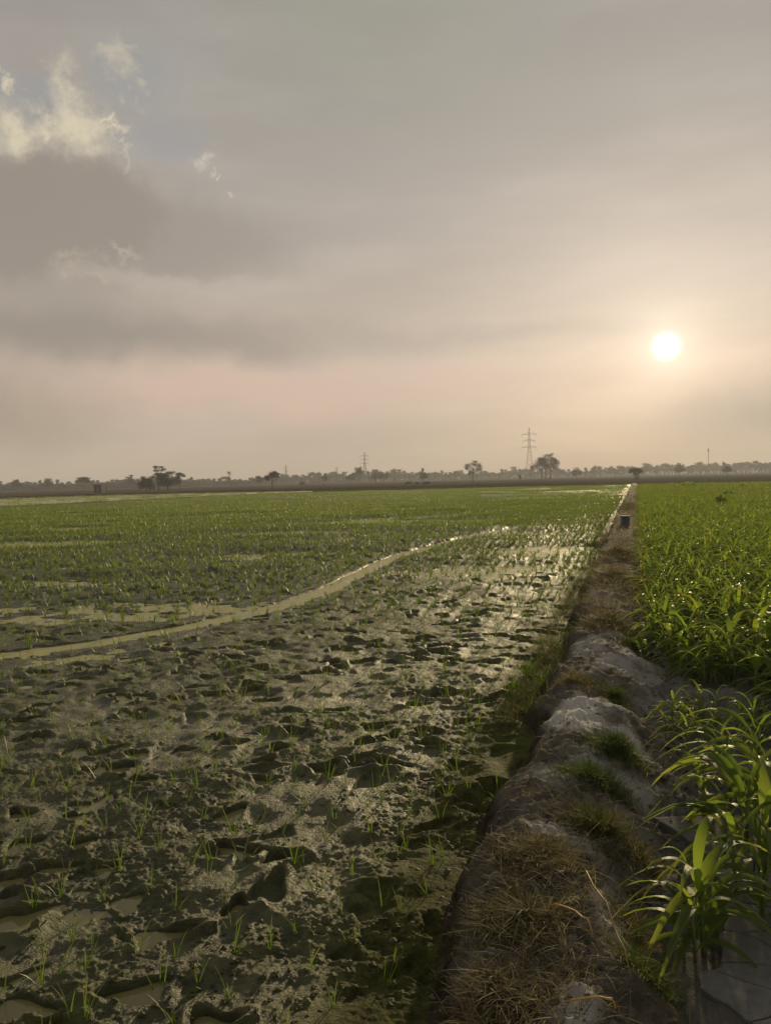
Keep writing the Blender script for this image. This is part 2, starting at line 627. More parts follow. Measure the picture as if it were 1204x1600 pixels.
def line(pix, z):
    q = np.array([G(px, py, z) for px, py in pix])
    t, l = tl(q[:, 0], q[:, 1])
    o = np.argsort(t)
    return t[o], l[o]


B_LF = line([(640, 1600), (665, 1500), (700, 1400), (735, 1300), (770, 1220), (812, 1120), (852, 1040), (888, 960), (920, 890), (945, 830), (967, 790), (984, 760)], 0.02)
B_LC = line([(735, 1600), (760, 1450), (800, 1320), (822, 1230), (858, 1120), (885, 1050), (908, 980), (932, 900), (955, 840), (972, 795), (986, 758)], CREST)
B_RC = line([(905, 1600), (905, 1480), (900, 1380), (905, 1280), (930, 1170), (930, 1080), (950, 1000), (968, 930), (982, 860), (993, 800), (993, 758)], CREST)
B_RF = line([(1050, 1600), (1040, 1480), (1030, 1380), (1045, 1280), (1070, 1170), (1045, 1080), (1028, 1000), (1014, 930), (1005, 860), (1000, 800), (996, 758)], DRYZ)


def bund_edges(t):
    t = np.asarray(t, float)
    lf, lc, rc, rf = (np.interp(t, *e) for e in (B_LF, B_LC, B_RC, B_RF))
    lc = np.maximum(lc, lf + 0.12)
    rc = np.maximum(rc, lc + 0.12)
    rf = np.maximum(rf, rc + 0.10)
    return lf, lc, rc, rf


def bund_z(t, l, fine=True):
    lf, lc, rc, rf = bund_edges(t)
    wob = np.where(l < 0.5 * (lc + rc), 1, 0) * (0.15 * gnoise(t * 1.0, l * 0 + 6.6, 47) + 0.08 * gnoise(t * 2.7, l * 2, 48)) + 0.07 * gnoise(t * 1.3, l * 0 + 3.3, 41) + 0.05 * gnoise(t * 3.1, l * 0 + 1.3, 44) + np.where(l > 0.5 * (lc + rc), 1, 0) * (0.16 * gnoise(t * 2.1, l * 0 + 8.3, 45) + 0.10 * gnoise(t * 5.1, l * 3, 46))
    cz = CREST + 0.035 * gnoise(t * 0.9, t * 0 + 7.1, 42) + 0.025 * gnoise(t * 2.3, l * 0.8, 43)
    l = l + wob
    zl = -0.08 + (cz + 0.08) * sstep(0, 1, (l - lf) / (lc - lf)) ** 0.8
    zr = DRYZ - 0.05 + (cz - DRYZ + 0.05) * sstep(0, 1, (rf - l) / (rf - rc)) ** 0.9
    z = np.minimum(zl, zr)
    mid = np.clip((l - lc) / (rc - lc), 0, 1)
    z = z + 0.02 * np.sin(mid * math.pi)
    if fine:
        x, y = xy(t, l)
        z = z + 0.045 * fbm(x, y, 0.26, 6, 50, 0.66) + 0.02 * np.abs(gnoise(x * 7, y * 7, 55)) + 0.024 * gnoise(x * 15, y * 15, 56) + 0.008 * gnoise(x * 34, y * 34, 57)
    return z


PLATE = G(1215, 1540, DRYZ)


def dry_z(x, y):
    x, y = np.asarray(x, float), np.asarray(y, float)
    flat = 1 - 0.9 * np.exp(-(((x - PLATE[0]) / 0.5) ** 2 + ((y - PLATE[1]) / 0.40) ** 2))
    return DRYZ + flat * (0.03 * fbm(x, y, 1.3, 3, 60) + 0.055 * fbm(x, y, 0.24, 6, 64, 0.68))


# far edge of the paddy
FE = np.array([G(-420, 812), G(-200, 803), G(0, 794), G(240, 781), G(480, 770), G(700, 764), (G(985, 757.5))])
FE_AZ = np.arctan2(FE[:, 0], FE[:, 1])
FE_R = np.hypot(FE[:, 0], FE[:, 1])


def paddy_far(azm):
    return np.interp(azm, FE_AZ, FE_R)


# the winding wet track across the paddy
TRK = np.array([G(px, py) for px, py in [(-260, 1062), (-120, 1045), (0, 1026), (150, 1006), (300, 980), (420, 953), (500, 928), (560, 898), (615, 872), (680, 852), (740, 838), (800, 826), (860, 816)]])
TRK2 = np.array([G(px, py) for px, py in [(-260, 1085), (-100, 1062), (0, 1048), (120, 1030), (230, 1010), (330, 988)]])


def dist_poly(x, y, P):
    d = np.full(x.shape, 1e9)
    for i in range(len(P) - 1):
        ax, ay = P[i]
        ex, ey = P[i + 1] - P[i]
        t = np.clip(((x - ax) * ex + (y - ay) * ey) / (ex * ex + ey * ey), 0, 1)
        d = np.minimum(d, np.hypot(x - ax - t * ex, y - ay - t * ey))
    return d


# ------------------------------------------------------------------ paddy mud (one sheet, finer where it is near)
TH0, TH1, NTH = math.radians(-46), math.radians(34), 900
rr = np.concatenate([np.linspace(1 / 1.15, 1 / 2.4, 90, endpoint=False), np.linspace(1 / 2.4, 1 / 150.0, 690)])
RR = 1 / rr
NR = len(RR)
TH = np.linspace(TH0, TH1, NTH)
Rg, Tg = np.meshgrid(RR, TH, indexing='ij')
Xg, Yg = Rg * np.sin(Tg), Rg * np.cos(Tg)
cell = np.gradient(RR)[:, None] * np.ones_like(Tg)


def lod(wl):
    return np.clip(1.6 - 2.2 * cell / wl * 0.5, 0, 1)


big = fbm(Xg, Yg, 9.0, 3, 1, 0.5)
Tt, Ll = tl(Xg, Yg)
lf_g = bund_edges(Tt)[0]
toBund = lf_g - Ll
h = 0.030 + 0.050 * big
stk = fbm(Xg * 0.33, Yg, 2.6, 3, 3, 0.55)
h += 0.018 * sstep(3.5, 5.5, Rg) * sstep(13, 9, Rg)
h += sstep(9, 17, Rg) * (0.007 + 0.115 * stk + 0.03 * gnoise(Xg / 0.8, Yg / 0.5, 4))                                   # the far half lies lower and wetter
h += 0.035 * sstep(1.6, 0.0, toBund) * sstep(30, 14, Rg) + 0.06 * sstep(1.0, 0.2, toBund) * sstep(14, 26, Rg)         # mud pushed up along the bund
gl = G(880, 855)
h -= 0.06 * np.exp(-(((Xg - gl[0]) / 1.6) ** 2 + ((Yg - gl[1]) / 5.5) ** 2))   # the pool by the bund
gl = G(585, 813)
h -= 0.06 * np.exp(-(((Xg - gl[0]) / 3.2) ** 2 + ((Yg - gl[1]) / 4.0) ** 2))
gl = G(180, 1530)
h -= 0.018 * np.exp(-(((Xg - gl[0]) / 0.9) ** 2 + ((Yg - gl[1]) / 0.6) ** 2))
h += 0.034 * fbm(Xg, Yg, 0.62, 3, 9, 0.55) * lod(0.6)
h += 0.018 * gnoise(Xg / 0.17, Yg / 0.17, 14) * lod(0.17)
rough_m = 0.28 + 1.0 * sstep(-0.25, 0.35, fbm(Xg, Yg, 0.9, 2, 18))
h += 0.010 * rough_m * gnoise(Xg / 0.075, Yg / 0.075, 15) * lod(0.075)
h += rough_m * (0.009 * gnoise(Xg / 0.036, Yg / 0.036, 16) * lod(0.036) + 0.007 * gnoise(Xg / 0.019, Yg / 0.019, 17) * lod(0.019))
# footprints and hoof holes
nd = 5200
dr = 1.5 + 34 * RNG.random(nd) ** 0.62
dth = TH0 + (TH1 - TH0) * RNG.random(nd)
for k in range(nd):
    r0, t0 = dr[k], dth[k]
    L, W_ = RNG.uniform(0.06, 0.15), RNG.uniform(0.05, 0.085)
    ang = RNG.normal(0.0, 0.55)
    dep = RNG.uniform(0.03, 0.085) if RNG.random() < 0.8 else 0.02
    tq_, lq_ = tl(r0 * math.sin(t0), r0 * math.cos(t0))
    if float(bund_edges(tq_)[0]) - lq_ < 0.45:
        dep *= 0.45
    e = 2.0 * L
    i0, i1 = np.searchsorted(-rr, [-1 / max(r0 - e, 0.5), -1 / (r0 + e)])
    dt = e / r0
    j0 = int(np.clip((t0 - dt - TH0) / (TH1 - TH0) * NTH, 0, NTH))
    j1 = int(np.clip((t0 + dt - TH0) / (TH1 - TH0) * NTH, 0, NTH))
    if i1 <= i0 or j1 <= j0:
        continue
    sl = (slice(i0, i1), slice(j0, j1))
    dx, dy = Xg[sl] - r0 * math.sin(t0), Yg[sl] - r0 * math.cos(t0)
    u = (dx * math.cos(ang) + dy * math.sin(ang)) / L
    v = (-dx * math.sin(ang) + dy * math.cos(ang)) / W_
    q = np.sqrt(u * u + v * v) * (1 + 0.25 * np.sin(3 * np.arctan2(v, u) + k))
    h[sl] += -dep * sstep(1.05, 0.75, q) + dep * RNG.uniform(0.1, 0.45) * np.exp(-((q - 1.3) / 0.3) ** 2) * (0.5 + 0.5 * np.sin(np.arctan2(v, u) * 2 + 1.7 * k))
dtr = dist_poly(Xg, Yg, TRK) + 0.10 * gnoise(Xg / 0.7, Yg / 0.7, 30)
h = np.where(dtr < 1.0, h + (-0.05 - np.maximum(h, -0.02)) * sstep(0.24, 0.09, dtr) - 0.5 * np.maximum(h - 0.01, 0) * sstep(0.8, 0.3, dtr), h)
dtr2 = dist_poly(Xg, Yg, TRK2) + 0.16 * gnoise(Xg / 0.6, Yg / 0.6, 31)
h = h - 0.022 * sstep(0.20, 0.05, dtr2)
FARR = paddy_far(Tg)
h = np.where(toBund < 0.25, h - 0.0, h)
keep = (Ll < lf_g + 0.22) & (Rg < FARR)
dull = sstep(0.55, 0.15, toBund)
wet = sstep(0.035, -0.005, h) * (1 - dull)
idx = np.arange(NR * NTH).reshape(NR, NTH)
q4 = np.stack([idx[:-1, :-1], idx[:-1, 1:], idx[1:, 1:], idx[1:, :-1]], -1)[::, ::]
kq = keep[:-1, :-1] & keep[:-1, 1:] & keep[1:, 1:] & keep[1:, :-1]
Q = q4[kq][:, ::-1]
used = np.zeros(NR * NTH, bool)
used[Q.ravel()] = True
remap = np.cumsum(used) - 1
Vm = np.stack([Xg, Yg, h], -1).reshape(-1, 3)[used]
mud = obj('paddy_mud', quad_mesh('paddy_mud', Vm, remap[Q], M['mud'], True, {'wet': wet.ravel()[used], 'slick': (sstep(0.9, 0.45, rough_m) * (1 - dull)).ravel()[used], 'dull': dull.ravel()[used]}))
tag(mud, kind='structure')


def mud_at(x, y):
    r, t = np.hypot(x, y), np.arctan2(x, y)
    i = np.clip(np.searchsorted(-rr, -1 / r), 0, NR - 1)
    j = np.clip(np.round((t - TH0) / (TH1 - TH0) * (NTH - 1)).astype(int), 0, NTH - 1)
    return h[i, j]


# shallow water standing in the paddy
wt_t = np.concatenate([np.linspace(0.5, 12, 30), np.linspace(13, 150, 50)])
V, Fq = [], []
wth = np.linspace(TH0, TH1, 60)
ring = []
for t in wth:
    lim = paddy_far(t) - 0.3
    ring.append([(rv * math.sin(t), rv * math.cos(t)) for rv in np.geomspace(0.9, lim, 40)])
ring = np.array(ring)
wt_, wl_ = tl(ring[..., 0], ring[..., 1])
lim = bund_edges(wt_)[0] + 0.10 - 0.3 * sstep(12, 25, wt_)
wl_ = np.minimum(wl_, lim)
wx_, wy_ = xy(wt_, wl_)
Vw = np.stack([wx_, wy_, np.zeros_like(wx_)], -1).reshape(-1, 3)
iw = np.arange(60 * 40).reshape(60, 40)
Qw = np.stack([iw[:-1, :-1], iw[:-1, 1:], iw[1:, 1:], iw[1:, :-1]], -1).reshape(-1, 4)
tag(obj('paddy_water', quad_mesh('paddy_water', Vw, Qw, M['water'])), kind='structure')

# ------------------------------------------------------------------ bund
ts = np.concatenate([np.linspace(0.2, 1.8, 30, endpoint=False), 1 / np.linspace(1 / 1.8, 1 / 150.0, 640)])
NU = 150
lf, lc, rc, rf = bund_edges(ts)
uu = np.linspace(-0.10, 1.10, NU)
Lb = lf[:, None] + (rf - lf)[:, None] * uu[None]
Tb = ts[:, None] * np.ones_like(uu)[None]
Zb = bund_z(Tb, Lb)
Xb, Yb = xy(Tb, Lb)
pale = np.zeros_like(Xb)
for (px, py, rx, ry, s) in [(905, 1118, 0.21, 0.50, 1.0), (975, 1140, 0.12, 0.34, 0.9), (880, 1310, 0.20, 0.10, 0.55), (960, 1400, 0.08, 0.35, 0.8),
                            (900, 1580, 0.10, 0.12, 0.9), (920, 1010, 0.22, 0.45, 0.55), (870, 1215, 0.2, 0.2, 0.4), (960, 1035, .2, .3, .6), (940, 930, .2, .4, .3)]:
    p = G(px, py, CREST)
    t0, l0 = tl(p[0], p[1])
    d = np.sqrt(((Tb - t0) / ry) ** 2 + ((Lb - l0) / rx) ** 2) + 0.45 * gnoise(Xb * 6, Yb * 6, 70)
    pale = np.maximum(pale, s * sstep(1.15, 0.55, d))
pale = np.maximum(pale, 0.55 * sstep(0.38, 0.6, uu)[None] * sstep(-0.15, 0.35, fbm(Xb, Yb, 0.5, 3, 75)) * sstep(14, 7, Tb))
damp_shade = sstep(0.30, 0.15, Zb + 0.05 * gnoise(Xb * 5, Yb * 5, 71)) * (Lb < 0.5 * (lf + rf)[:, None])  # low left bank: muddy dark plus its shadow painted as colour
ib = np.arange(len(ts) * NU).reshape(len(ts), NU)
Qb = np.stack([ib[:-1, :-1], ib[:-1, 1:], ib[1:, 1:], ib[1:, :-1]], -1).reshape(-1, 4)[:, ::-1]
tag(obj('earth_bund', quad_mesh('earth_bund', np.stack([Xb, Yb, Zb], -1).reshape(-1, 3), Qb, M['bund'], True,
                               {'pale': pale.ravel(), 'damp_shade': damp_shade.ravel()})), kind='structure')

# ------------------------------------------------------------------ dry field on the right
ND, NDT = 330, 330
Rd = 1 / np.linspace(1 / 0.9, 1 / 112.0, ND)
Td = np.radians(np.concatenate([np.linspace(-60, 8, 30, endpoint=False), np.linspace(8, 40, 260, endpoint=False), np.linspace(40, 75, 40)]))
Rd, Td = np.meshgrid(Rd, Td, indexing='ij')
Xd, Yd = Rd * np.sin(Td), Rd * np.cos(Td)
Zd = dry_z(Xd, Yd)
Tq, Lq = tl(Xd, Yd)
rf_d = bund_edges(Tq)[3]
rc_d = bund_edges(Tq)[2]
kd = (Lq > 0.5 * (rc_d + bund_edges(Tq)[1]))
idd = np.arange(Xd.size).reshape(Xd.shape)
Qd = np.stack([idd[:-1, :-1], idd[:-1, 1:], idd[1:, 1:], idd[1:, :-1]], -1)
kq = kd[:-1, :-1] & kd[:-1, 1:] & kd[1:, 1:] & kd[1:, :-1]
pd_ = sstep(0.1, 0.5, fbm(Xd, Yd, 0.8, 3, 80) + 0.25)
Zd = np.where(Lq < rf_d, Zd - 0.03, Zd)
dry = obj('dry_field', quad_mesh('dry_field', np.stack([Xd, Yd, Zd], -1).reshape(-1, 3), Qd[kq][:, ::-1], M['dry'], True,
                                {'pale': (0.7 * pd_).ravel(), 'damp_shade': np.zeros(Xd.size)}))
tag(dry, kind='structure')

# cracked clay plates at the near corner
rp = random.Random(4)
c0 = PLATE
cells = []
pts = []
for i in range(-5, 9):
    for j in range(-6, 6):
        pts.append((c0[0] + 0.19 * (i + rp.uniform(-.48, .48)) + 0.03 * j, c0[1] + 0.19 * (j + rp.uniform(-.48, .48))))


def clip(poly, nx, ny, c):
    outp = []
    for i in range(len(poly)):
        a, d = poly[i], poly[(i + 1) % len(poly)]
        da, dd = a[0] * nx + a[1] * ny - c, d[0] * nx + d[1] * ny - c
        if da <= 0:
            outp.append(a)
        if da * dd < 0:
            s = da / (da - dd)
            outp.append((a[0] + s * (d[0] - a[0]), a[1] + s * (d[1] - a[1])))
    return outp


for k, p in enumerate(pts):
    t_, l_ = tl(*p)
    if l_ < float(bund_edges(t_)[3]) + 0.19 + 0.06 * math.sin(9 * t_):
        continue
    poly = [(p[0] - .3, p[1] - .3), (p[0] + .3, p[1] - .3), (p[0] + .3, p[1] + .3), (p[0] - .3, p[1] + .3)]
    for o_ in pts:
        if o_ is p or math.hypot(o_[0] - p[0], o_[1] - p[1]) > 0.55:
            continue
        dx, dy = o_[0] - p[0], o_[1] - p[1]
        L = math.hypot(dx, dy)
        nx, ny = dx / L, dy / L
        poly = clip(poly, nx, ny, nx * (p[0] + o_[0]) / 2 + ny * (p[1] + o_[1]) / 2 - 0.0028)
        if len(poly) < 3:
            break
    if len(poly) < 3:
        continue
    fine_ = []
    for a_, d_ in zip(poly, poly[1:] + poly[:1]):          # cracks wander: the edges bend alike on both sides
        for s_ in (0.0, 0.34, 0.67):
            x_, y_ = a_[0] + s_ * (d_[0] - a_[0]), a_[1] + s_ * (d_[1] - a_[1])
            fine_.append((x_ + 0.045 * float(gnoise(np.array(x_ * 9), np.array(y_ * 9), 140)), y_ + 0.045 * float(gnoise(np.array(x_ * 9 + 5), np.array(y_ * 9), 141))))
    poly = fine_
    n = len(poly)
    loc = [(x - p[0], y - p[1]) for x, y in poly]
    up = 0.011 + rp.uniform(-0.0015, 0.0015)
    V = [(x, y, -0.03) for x, y in loc] + [(x, y, up - 0.003) for x, y in loc] + [(x * .94, y * .94, up) for x, y in loc] + [(0, 0, up - 0.001)]
    F = [(i, (i + 1) % n, n + (i + 1) % n, n + i) for i in range(n)] + [(n + i, n + (i + 1) % n, 2 * n + (i + 1) % n, 2 * n + i) for i in range(n)] \
        + [(2 * n + i, 2 * n + (i + 1) % n, 3 * n) for i in range(n)]
    obj('clay_plate', poly_mesh('clay_plate', V, F, M['clay'], False), dry, (p[0], p[1], DRYZ + 0.004))

# ------------------------------------------------------------------ the plain beyond
GZ = -0.25
pl = [(-6000, -300), (6000, -300), (6000, 9000), (-6000, 9000)]
tag(obj('ground', poly_mesh('ground', [(x, y, GZ) for x, y in pl], [(0, 1, 2, 3)], M['plain'])), kind='structure')


def slab(name, pix, z, th, m, kind='structure', n=14):
    """a field given by its corners (pixel pairs near edge, far edge): a low block of earth"""
    near = np.array([G(a, c, z) for a, c in pix[0]])
    far = np.array([G(a, c, z) for a, c in pix[1]])
    ss = np.linspace(0, 1, n)
    def res(p):
        q = np.linspace(0, 1, len(p))
        return np.stack([np.interp(ss, q, p[:, 0]), np.interp(ss, q, p[:, 1])], -1)
    a, d = res(near), res(far)
    V = [(x, y, z) for x, y in a] + [(x, y, z) for x, y in d] + [(x, y, z - th) for x, y in a] + [(x, y, z - th) for x, y in d]
    F = []
    for i in range(n - 1):
        F.append((i, i + 1, n + i + 1, n + i))
        F.append((2 * n + i, 2 * n + i + 1, i + 1, i))
        F.append((n + i, n + i + 1, 3 * n + i + 1, 3 * n + i))
    return tag(obj(name, poly_mesh(name, V, F, m)), kind=kind)


slab('flooded_field', ([(-420, 812), (0, 791.5), (240, 779), (488, 768.4)], [(-420, 790), (0, 778), (240, 772), (488, 767.2)]), -0.10, 0.12, M['water'])
slab('fallow_field', ([(930, 758.5), (985, 757), (1010, 756.5), (1060, 755.5)], [(930, 748.5), (985, 747.4), (1010, 746.8), (1060, 745.8)]), -0.06, 0.15, M['fallow'])
slab('far_field', ([(-420, 787), (0, 776), (300, 767.5), (640, 760), (930, 755)], [(-420, 777), (0, 767.5), (300, 761), (640, 753.6), (930, 747.6)]), -0.08, 0.15, M['fallow'])

# ------------------------------------------------------------------ rice
def rice_mesh(name, seed, nb, hgt, tri=4, wide=1.0):
    g = np.random.default_rng(seed)
    P = np.zeros((nb, 3))
    P[:, 0], P[:, 1] = g.normal(0, 0.006, nb), g.normal(0, 0.006, nb)
    P[:, 2] = -0.03
    H = hgt * g.uniform(0.55, 1.1, nb) + 0.03
    V, Q, m = blades(P, H, g.uniform(0, 6.28, nb), g.uniform(0.02, 0.30, nb), g.uniform(0.0, 0.38, nb), g.uniform(0.0042, 0.0068, nb) * wide, tri, g.normal(0, .5, nb))
    t = np.tile(np.repeat(np.linspace(0, 1, tri + 1), 2), nb)
    return quad_mesh(name, V, Q, M['rice'], True, {'tt': t})


RV = [rice_mesh('rice_seedling', 20 + i, 4 + i % 3, 0.125 + 0.014 * (i % 4)) for i in range(7)]


def hidden(meshes, nm):
    c = bpy.data.collections.new(nm)
    for i, me in enumerate(meshes):
        o = bpy.data.objects.new('%s_source_%02d' % (nm, i), me)
        c.objects.link(o)
    return c


def scatter(name, P, rz, scl, idx, meshes, label, cat, tilt=None):
    me = bpy.data.meshes.new(name)
    n = len(P)
    me.vertices.add(n)
    me.vertices.foreach_set('co', np.asarray(P, np.float32).ravel())
    R = np.zeros((n, 3), np.float32)
    R[:, 2] = rz
    if tilt is not None:
        R[:, :2] = tilt
    a = me.attributes.new('rot', 'FLOAT_VECTOR', 'POINT')
    a.data.foreach_set('vector', R.ravel())
    a = me.attributes.new('scl', 'FLOAT', 'POINT')
    a.data.foreach_set('value', np.asarray(scl, np.float32))
    a = me.attributes.new('idx', 'INT', 'POINT')
    a.data.foreach_set('value', np.asarray(idx, np.int32))
    me.update()
    o = obj(name, me)
    ng = bpy.data.node_groups.new(name + '_nodes', 'GeometryNodeTree')
    ng.interface.new_socket('Geometry', in_out='INPUT', socket_type='NodeSocketGeometry')
    ng.interface.new_socket('Geometry', in_out='OUTPUT', socket_type='NodeSocketGeometry')
    N = ng.nodes.new
    gi, go = N('NodeGroupInput'), N('NodeGroupOutput')
    ci = N('GeometryNodeCollectionInfo')
    ci.inputs['Collection'].default_value = hidden(meshes, name)
    ci.inputs['Separate Children'].default_value = True
    ci.inputs['Reset Children'].default_value = True
    ip = N('GeometryNodeInstanceOnPoints')
    ip.inputs['Pick Instance'].default_value = True

    def attr(nm, ty):
        k = N('GeometryNodeInputNamedAttribute')
        k.data_type = ty
        k.inputs['Name'].default_value = nm
        return k.outputs['Attribute']
    L = ng.links.new
    L(gi.outputs[0], ip.inputs['Points'])
    L(ci.outputs[0], ip.inputs['Instance'])
    L(attr('idx', 'INT'), ip.inputs['Instance Index'])
    L(attr('rot', 'FLOAT_VECTOR'), ip.inputs['Rotation'])
    L(attr('scl', 'FLOAT'), ip.inputs['Scale'])
    L(ip.outputs[0], go.inputs[0])
    md = o.modifiers.new('scatter', 'NODES')
    md.node_group = ng
    return tag(o, label, cat, kind='stuff')


# hills of seedlings in wavering rows along the bund
sp = 0.20
tt, ll = np.meshgrid(np.arange(1.6, 150, sp), np.arange(-75, 1.5, sp * 0.92), indexing='ij')
tt = (tt + RNG.normal(0, 0.06, tt.shape)).ravel()
ll = (ll + RNG.normal(0, 0.055, ll.shape)).ravel()
X, Y = xy(tt, ll)
r, th = np.hypot(X, Y), np.arctan2(X, Y)
ok = (th > TH0 + 0.03) & (th < TH1) & (r > 1.7) & (r < paddy_far(th) - 0.5) & (ll < bund_edges(tt)[0] - 0.04)
thin = fbm(X, Y, 3.2, 2, 90)
dens = 0.80 + 0.15 * sstep(5, 12, r)
wetp = sstep(0.012, -0.01, mud_at(X, Y)) * sstep(7, 11, r)
ok &= (RNG.random(len(X)) < (dens + 0.7 * thin) * (1 - 0.55 * wetp))
ok &= (dist_poly(X, Y, TRK) > 0.22) | (RNG.random(len(X)) < 0.05)
gl = G(880, 855)
X, Y, r, th = X[ok], Y[ok], r[ok], th[ok]
Z = np.maximum(mud_at(X, Y), -0.05)
scl = RNG.uniform(0.7, 1.25, len(X)) * (1 + 0.35 * sstep(12, 60, r))
rz = RNG.uniform(0, 6.28, len(X))
px, py = project(np.stack([X, Y, Z + 0.05], -1))
inv = (px > 0) & (px < PW) & (py > 0) & (py < PH - 4)
order = np.argsort(np.where(inv, r, 1e9))[:300]
single = np.zeros(len(X), bool)
single[order] = True
for k, i in enumerate(order):
    o = obj('rice_seedling', RV[k % 7], None, (X[i], Y[i], Z[i]), rz[i], float(scl[i]))
    o.rotation_euler = (RNG.normal(0, .14), RNG.normal(0, .14), rz[i])
    tag(o, 'thin young green rice seedling standing alone in the near mud', 'rice seedling', 'rice seedlings in the nearest mud')
rest = ~single
near = rest & (RNG.random(len(r)) < sstep(78, 42, r))
RW = RV + [rice_mesh('rice_hill', 40 + i, 11 + i, 0.155, 3, 1.4) for i in range(4)]
scatter('rice_crop', np.stack([X, Y, Z], -1)[near], rz[near], scl[near], np.where(RNG.random(near.sum()) < sstep(8, 18, r[near]), RNG.integers(7, 11, near.sum()), RNG.integers(0, 7, near.sum())), RW,
        'countless green rice seedlings in rows across the wet paddy', 'rice', RNG.normal(0, .12, (near.sum(), 2)))


def rice_patch(name, seed):
    g = np.random.default_rng(seed)
    n = 90
    P = np.stack([g.uniform(-.6, .6, n), g.uniform(-.6, .6, n), np.full(n, -0.02)], -1)
    H = g.uniform(0.12, 0.24, n)
    V, Q, m = blades(P, H, g.uniform(0, 6.28, n), g.uniform(0.05, 0.4, n), g.uniform(0, .4, n), g.uniform(0.010, 0.02, n), 2)
    t = np.tile(np.repeat(np.linspace(0, 1, 3), 2), n)
    return quad_mesh(name, V, Q, M['rice'], True, {'tt': t})


gx, gy = np.meshgrid(np.arange(-110, 60, 0.95), np.arange(30, 160, 0.95))
gx = (gx + RNG.normal(0, .25, gx.shape)).ravel()
gy = (gy + RNG.normal(0, .25, gy.shape)).ravel()
r2, th2 = np.hypot(gx, gy), np.arctan2(gx, gy)
t2, l2 = tl(gx, gy)
ok = (th2 > TH0) & (th2 < TH1) & (r2 < paddy_far(th2) - 0.8) & (r2 > 30) & (l2 < bund_edges(t2)[0] - 0.2)
thin2 = 0.6 * fbm(gx, gy, 14.0, 3, 93) + 0.8 * fbm(gx * 0.3, gy, 4.0, 2, 97)
ok &= RNG.random(len(gx)) < np.clip(sstep(25, 70, r2) * 0.62 + 1.5 * thin2 + 0.22 + 0.5 * (l2 > bund_edges(t2)[0] - 5), 0, 1)
fr_n, fr_f = np.array([G(a, c) for a, c in [(-420, 812), (0, 791.5), (240, 779), (488, 768.4)]]), np.array([G(a, c) for a, c in [(-420, 790), (0, 778), (240, 772), (488, 767.2)]])
lo = np.interp(th2, np.arctan2(fr_n[:, 0], fr_n[:, 1]), np.hypot(fr_n[:, 0], fr_n[:, 1]))
hi = np.interp(th2, np.arctan2(fr_f[:, 0], fr_f[:, 1]), np.hypot(fr_f[:, 0], fr_f[:, 1]))
ok |= (th2 < azel(480, 750)[0]) & (r2 > lo + 0.5) & (r2 < hi - 0.5) & (RNG.random(len(gx)) < 0.10)
n_ = int(ok.sum())
scatter('far_rice_crop', np.stack([gx, gy, np.full(len(gx), 0.0)], -1)[ok], RNG.uniform(0, 6.28, n_), RNG.uniform(0.8, 1.25, n_),
        RNG.integers(0, 4, n_), [rice_patch('rice_patch', 70 + i) for i in range(4)],
        'dense green rice sward over the far half of the paddy', 'rice')

# ------------------------------------------------------------------ maize
def leaf_strip(length, width, az_, rise, droop, z0, seg=8, rnd=None):
    """one arching maize leaf with a folded midrib; returns V, Q, t, u"""
    t = np.linspace(0, 1, seg + 1)
    hor = length * (0.30 * t + 0.62 * t ** 1.6 * (0.35 + droop))
    ver = length * (rise * t - (rise * 0.45 + droop) * t ** 2.3)
    w = width * np.minimum(1, 0.35 + 2.6 * t) * np.maximum(1 - t ** 2.6, 0.02)
    side = 0.05 * length * np.sin(t * 2.7 + (rnd or 0)) * t
    twist = 0.5 * math.sin((rnd or 0) * 3) * t
    V, T, U = [], [], []
    c, s = math.cos(az_), math.sin(az_)
    for i in range(seg + 1):
        for j, k in enumerate((-1, 0, 1)):
            yy = side[i] + k * w[i] / 2 * math.cos(twist[i])
            fold = 0.22 * w[i] * abs(k) + k * w[i] / 2 * math.sin(twist[i]) + 0.06 * width * math.sin(9 * t[i] + k) * abs(k)
            x_ = hor[i]
            V.append((c * x_ - s * yy, s * x_ + c * yy, z0 + ver[i] + fold))
            T.append(t[i])
            U.append(k)
    Q = []
    for i in range(seg):
        for j in range(2):
            a = i * 3 + j
            Q.append((a, a + 1, a + 4, a + 3))
    return V, Q, T, U


def maize_parts(seed, hgt, nl, wid):
    g = random.Random(seed)
    leaves = []
    a0 = g.uniform(0, 6.28)
    for i in range(nl):
        f = i / max(nl - 1, 1)
        L = hgt * (0.62 + 0.5 * math.sin(math.pi * min(f * 0.85 + 0.1, 1))) * g.uniform(0.85, 1.15)
        top = f > 0.75
        leaves.append(leaf_strip(L, wid * g.uniform(0.8, 1.15) * (0.8 if top else 1), a0 + math.pi * i + g.uniform(-.7, .7),
                                 g.uniform(0.9, 1.15) if top else g.uniform(0.55, 0.95), g.uniform(0.05, 0.3) if top else g.uniform(0.35, 0.75),
                                 hgt * (0.06 + 0.50 * f), rnd=g.uniform(0, 6)))
    m = MB()
    bend = g.uniform(-.05, .05)
    m.tube([(0, 0, -0.05), (bend * .3 * hgt, 0, hgt * 0.25), (bend * hgt, 0.01, hgt * 0.62)], [0.011, 0.010, 0.005], 6)
    return leaves, m


def leaf_mesh(lf_, m):
    V, Q, T, U = lf_
    return quad_mesh('leaf', V, Q, m, True, {'tt': T, 'uu': U})


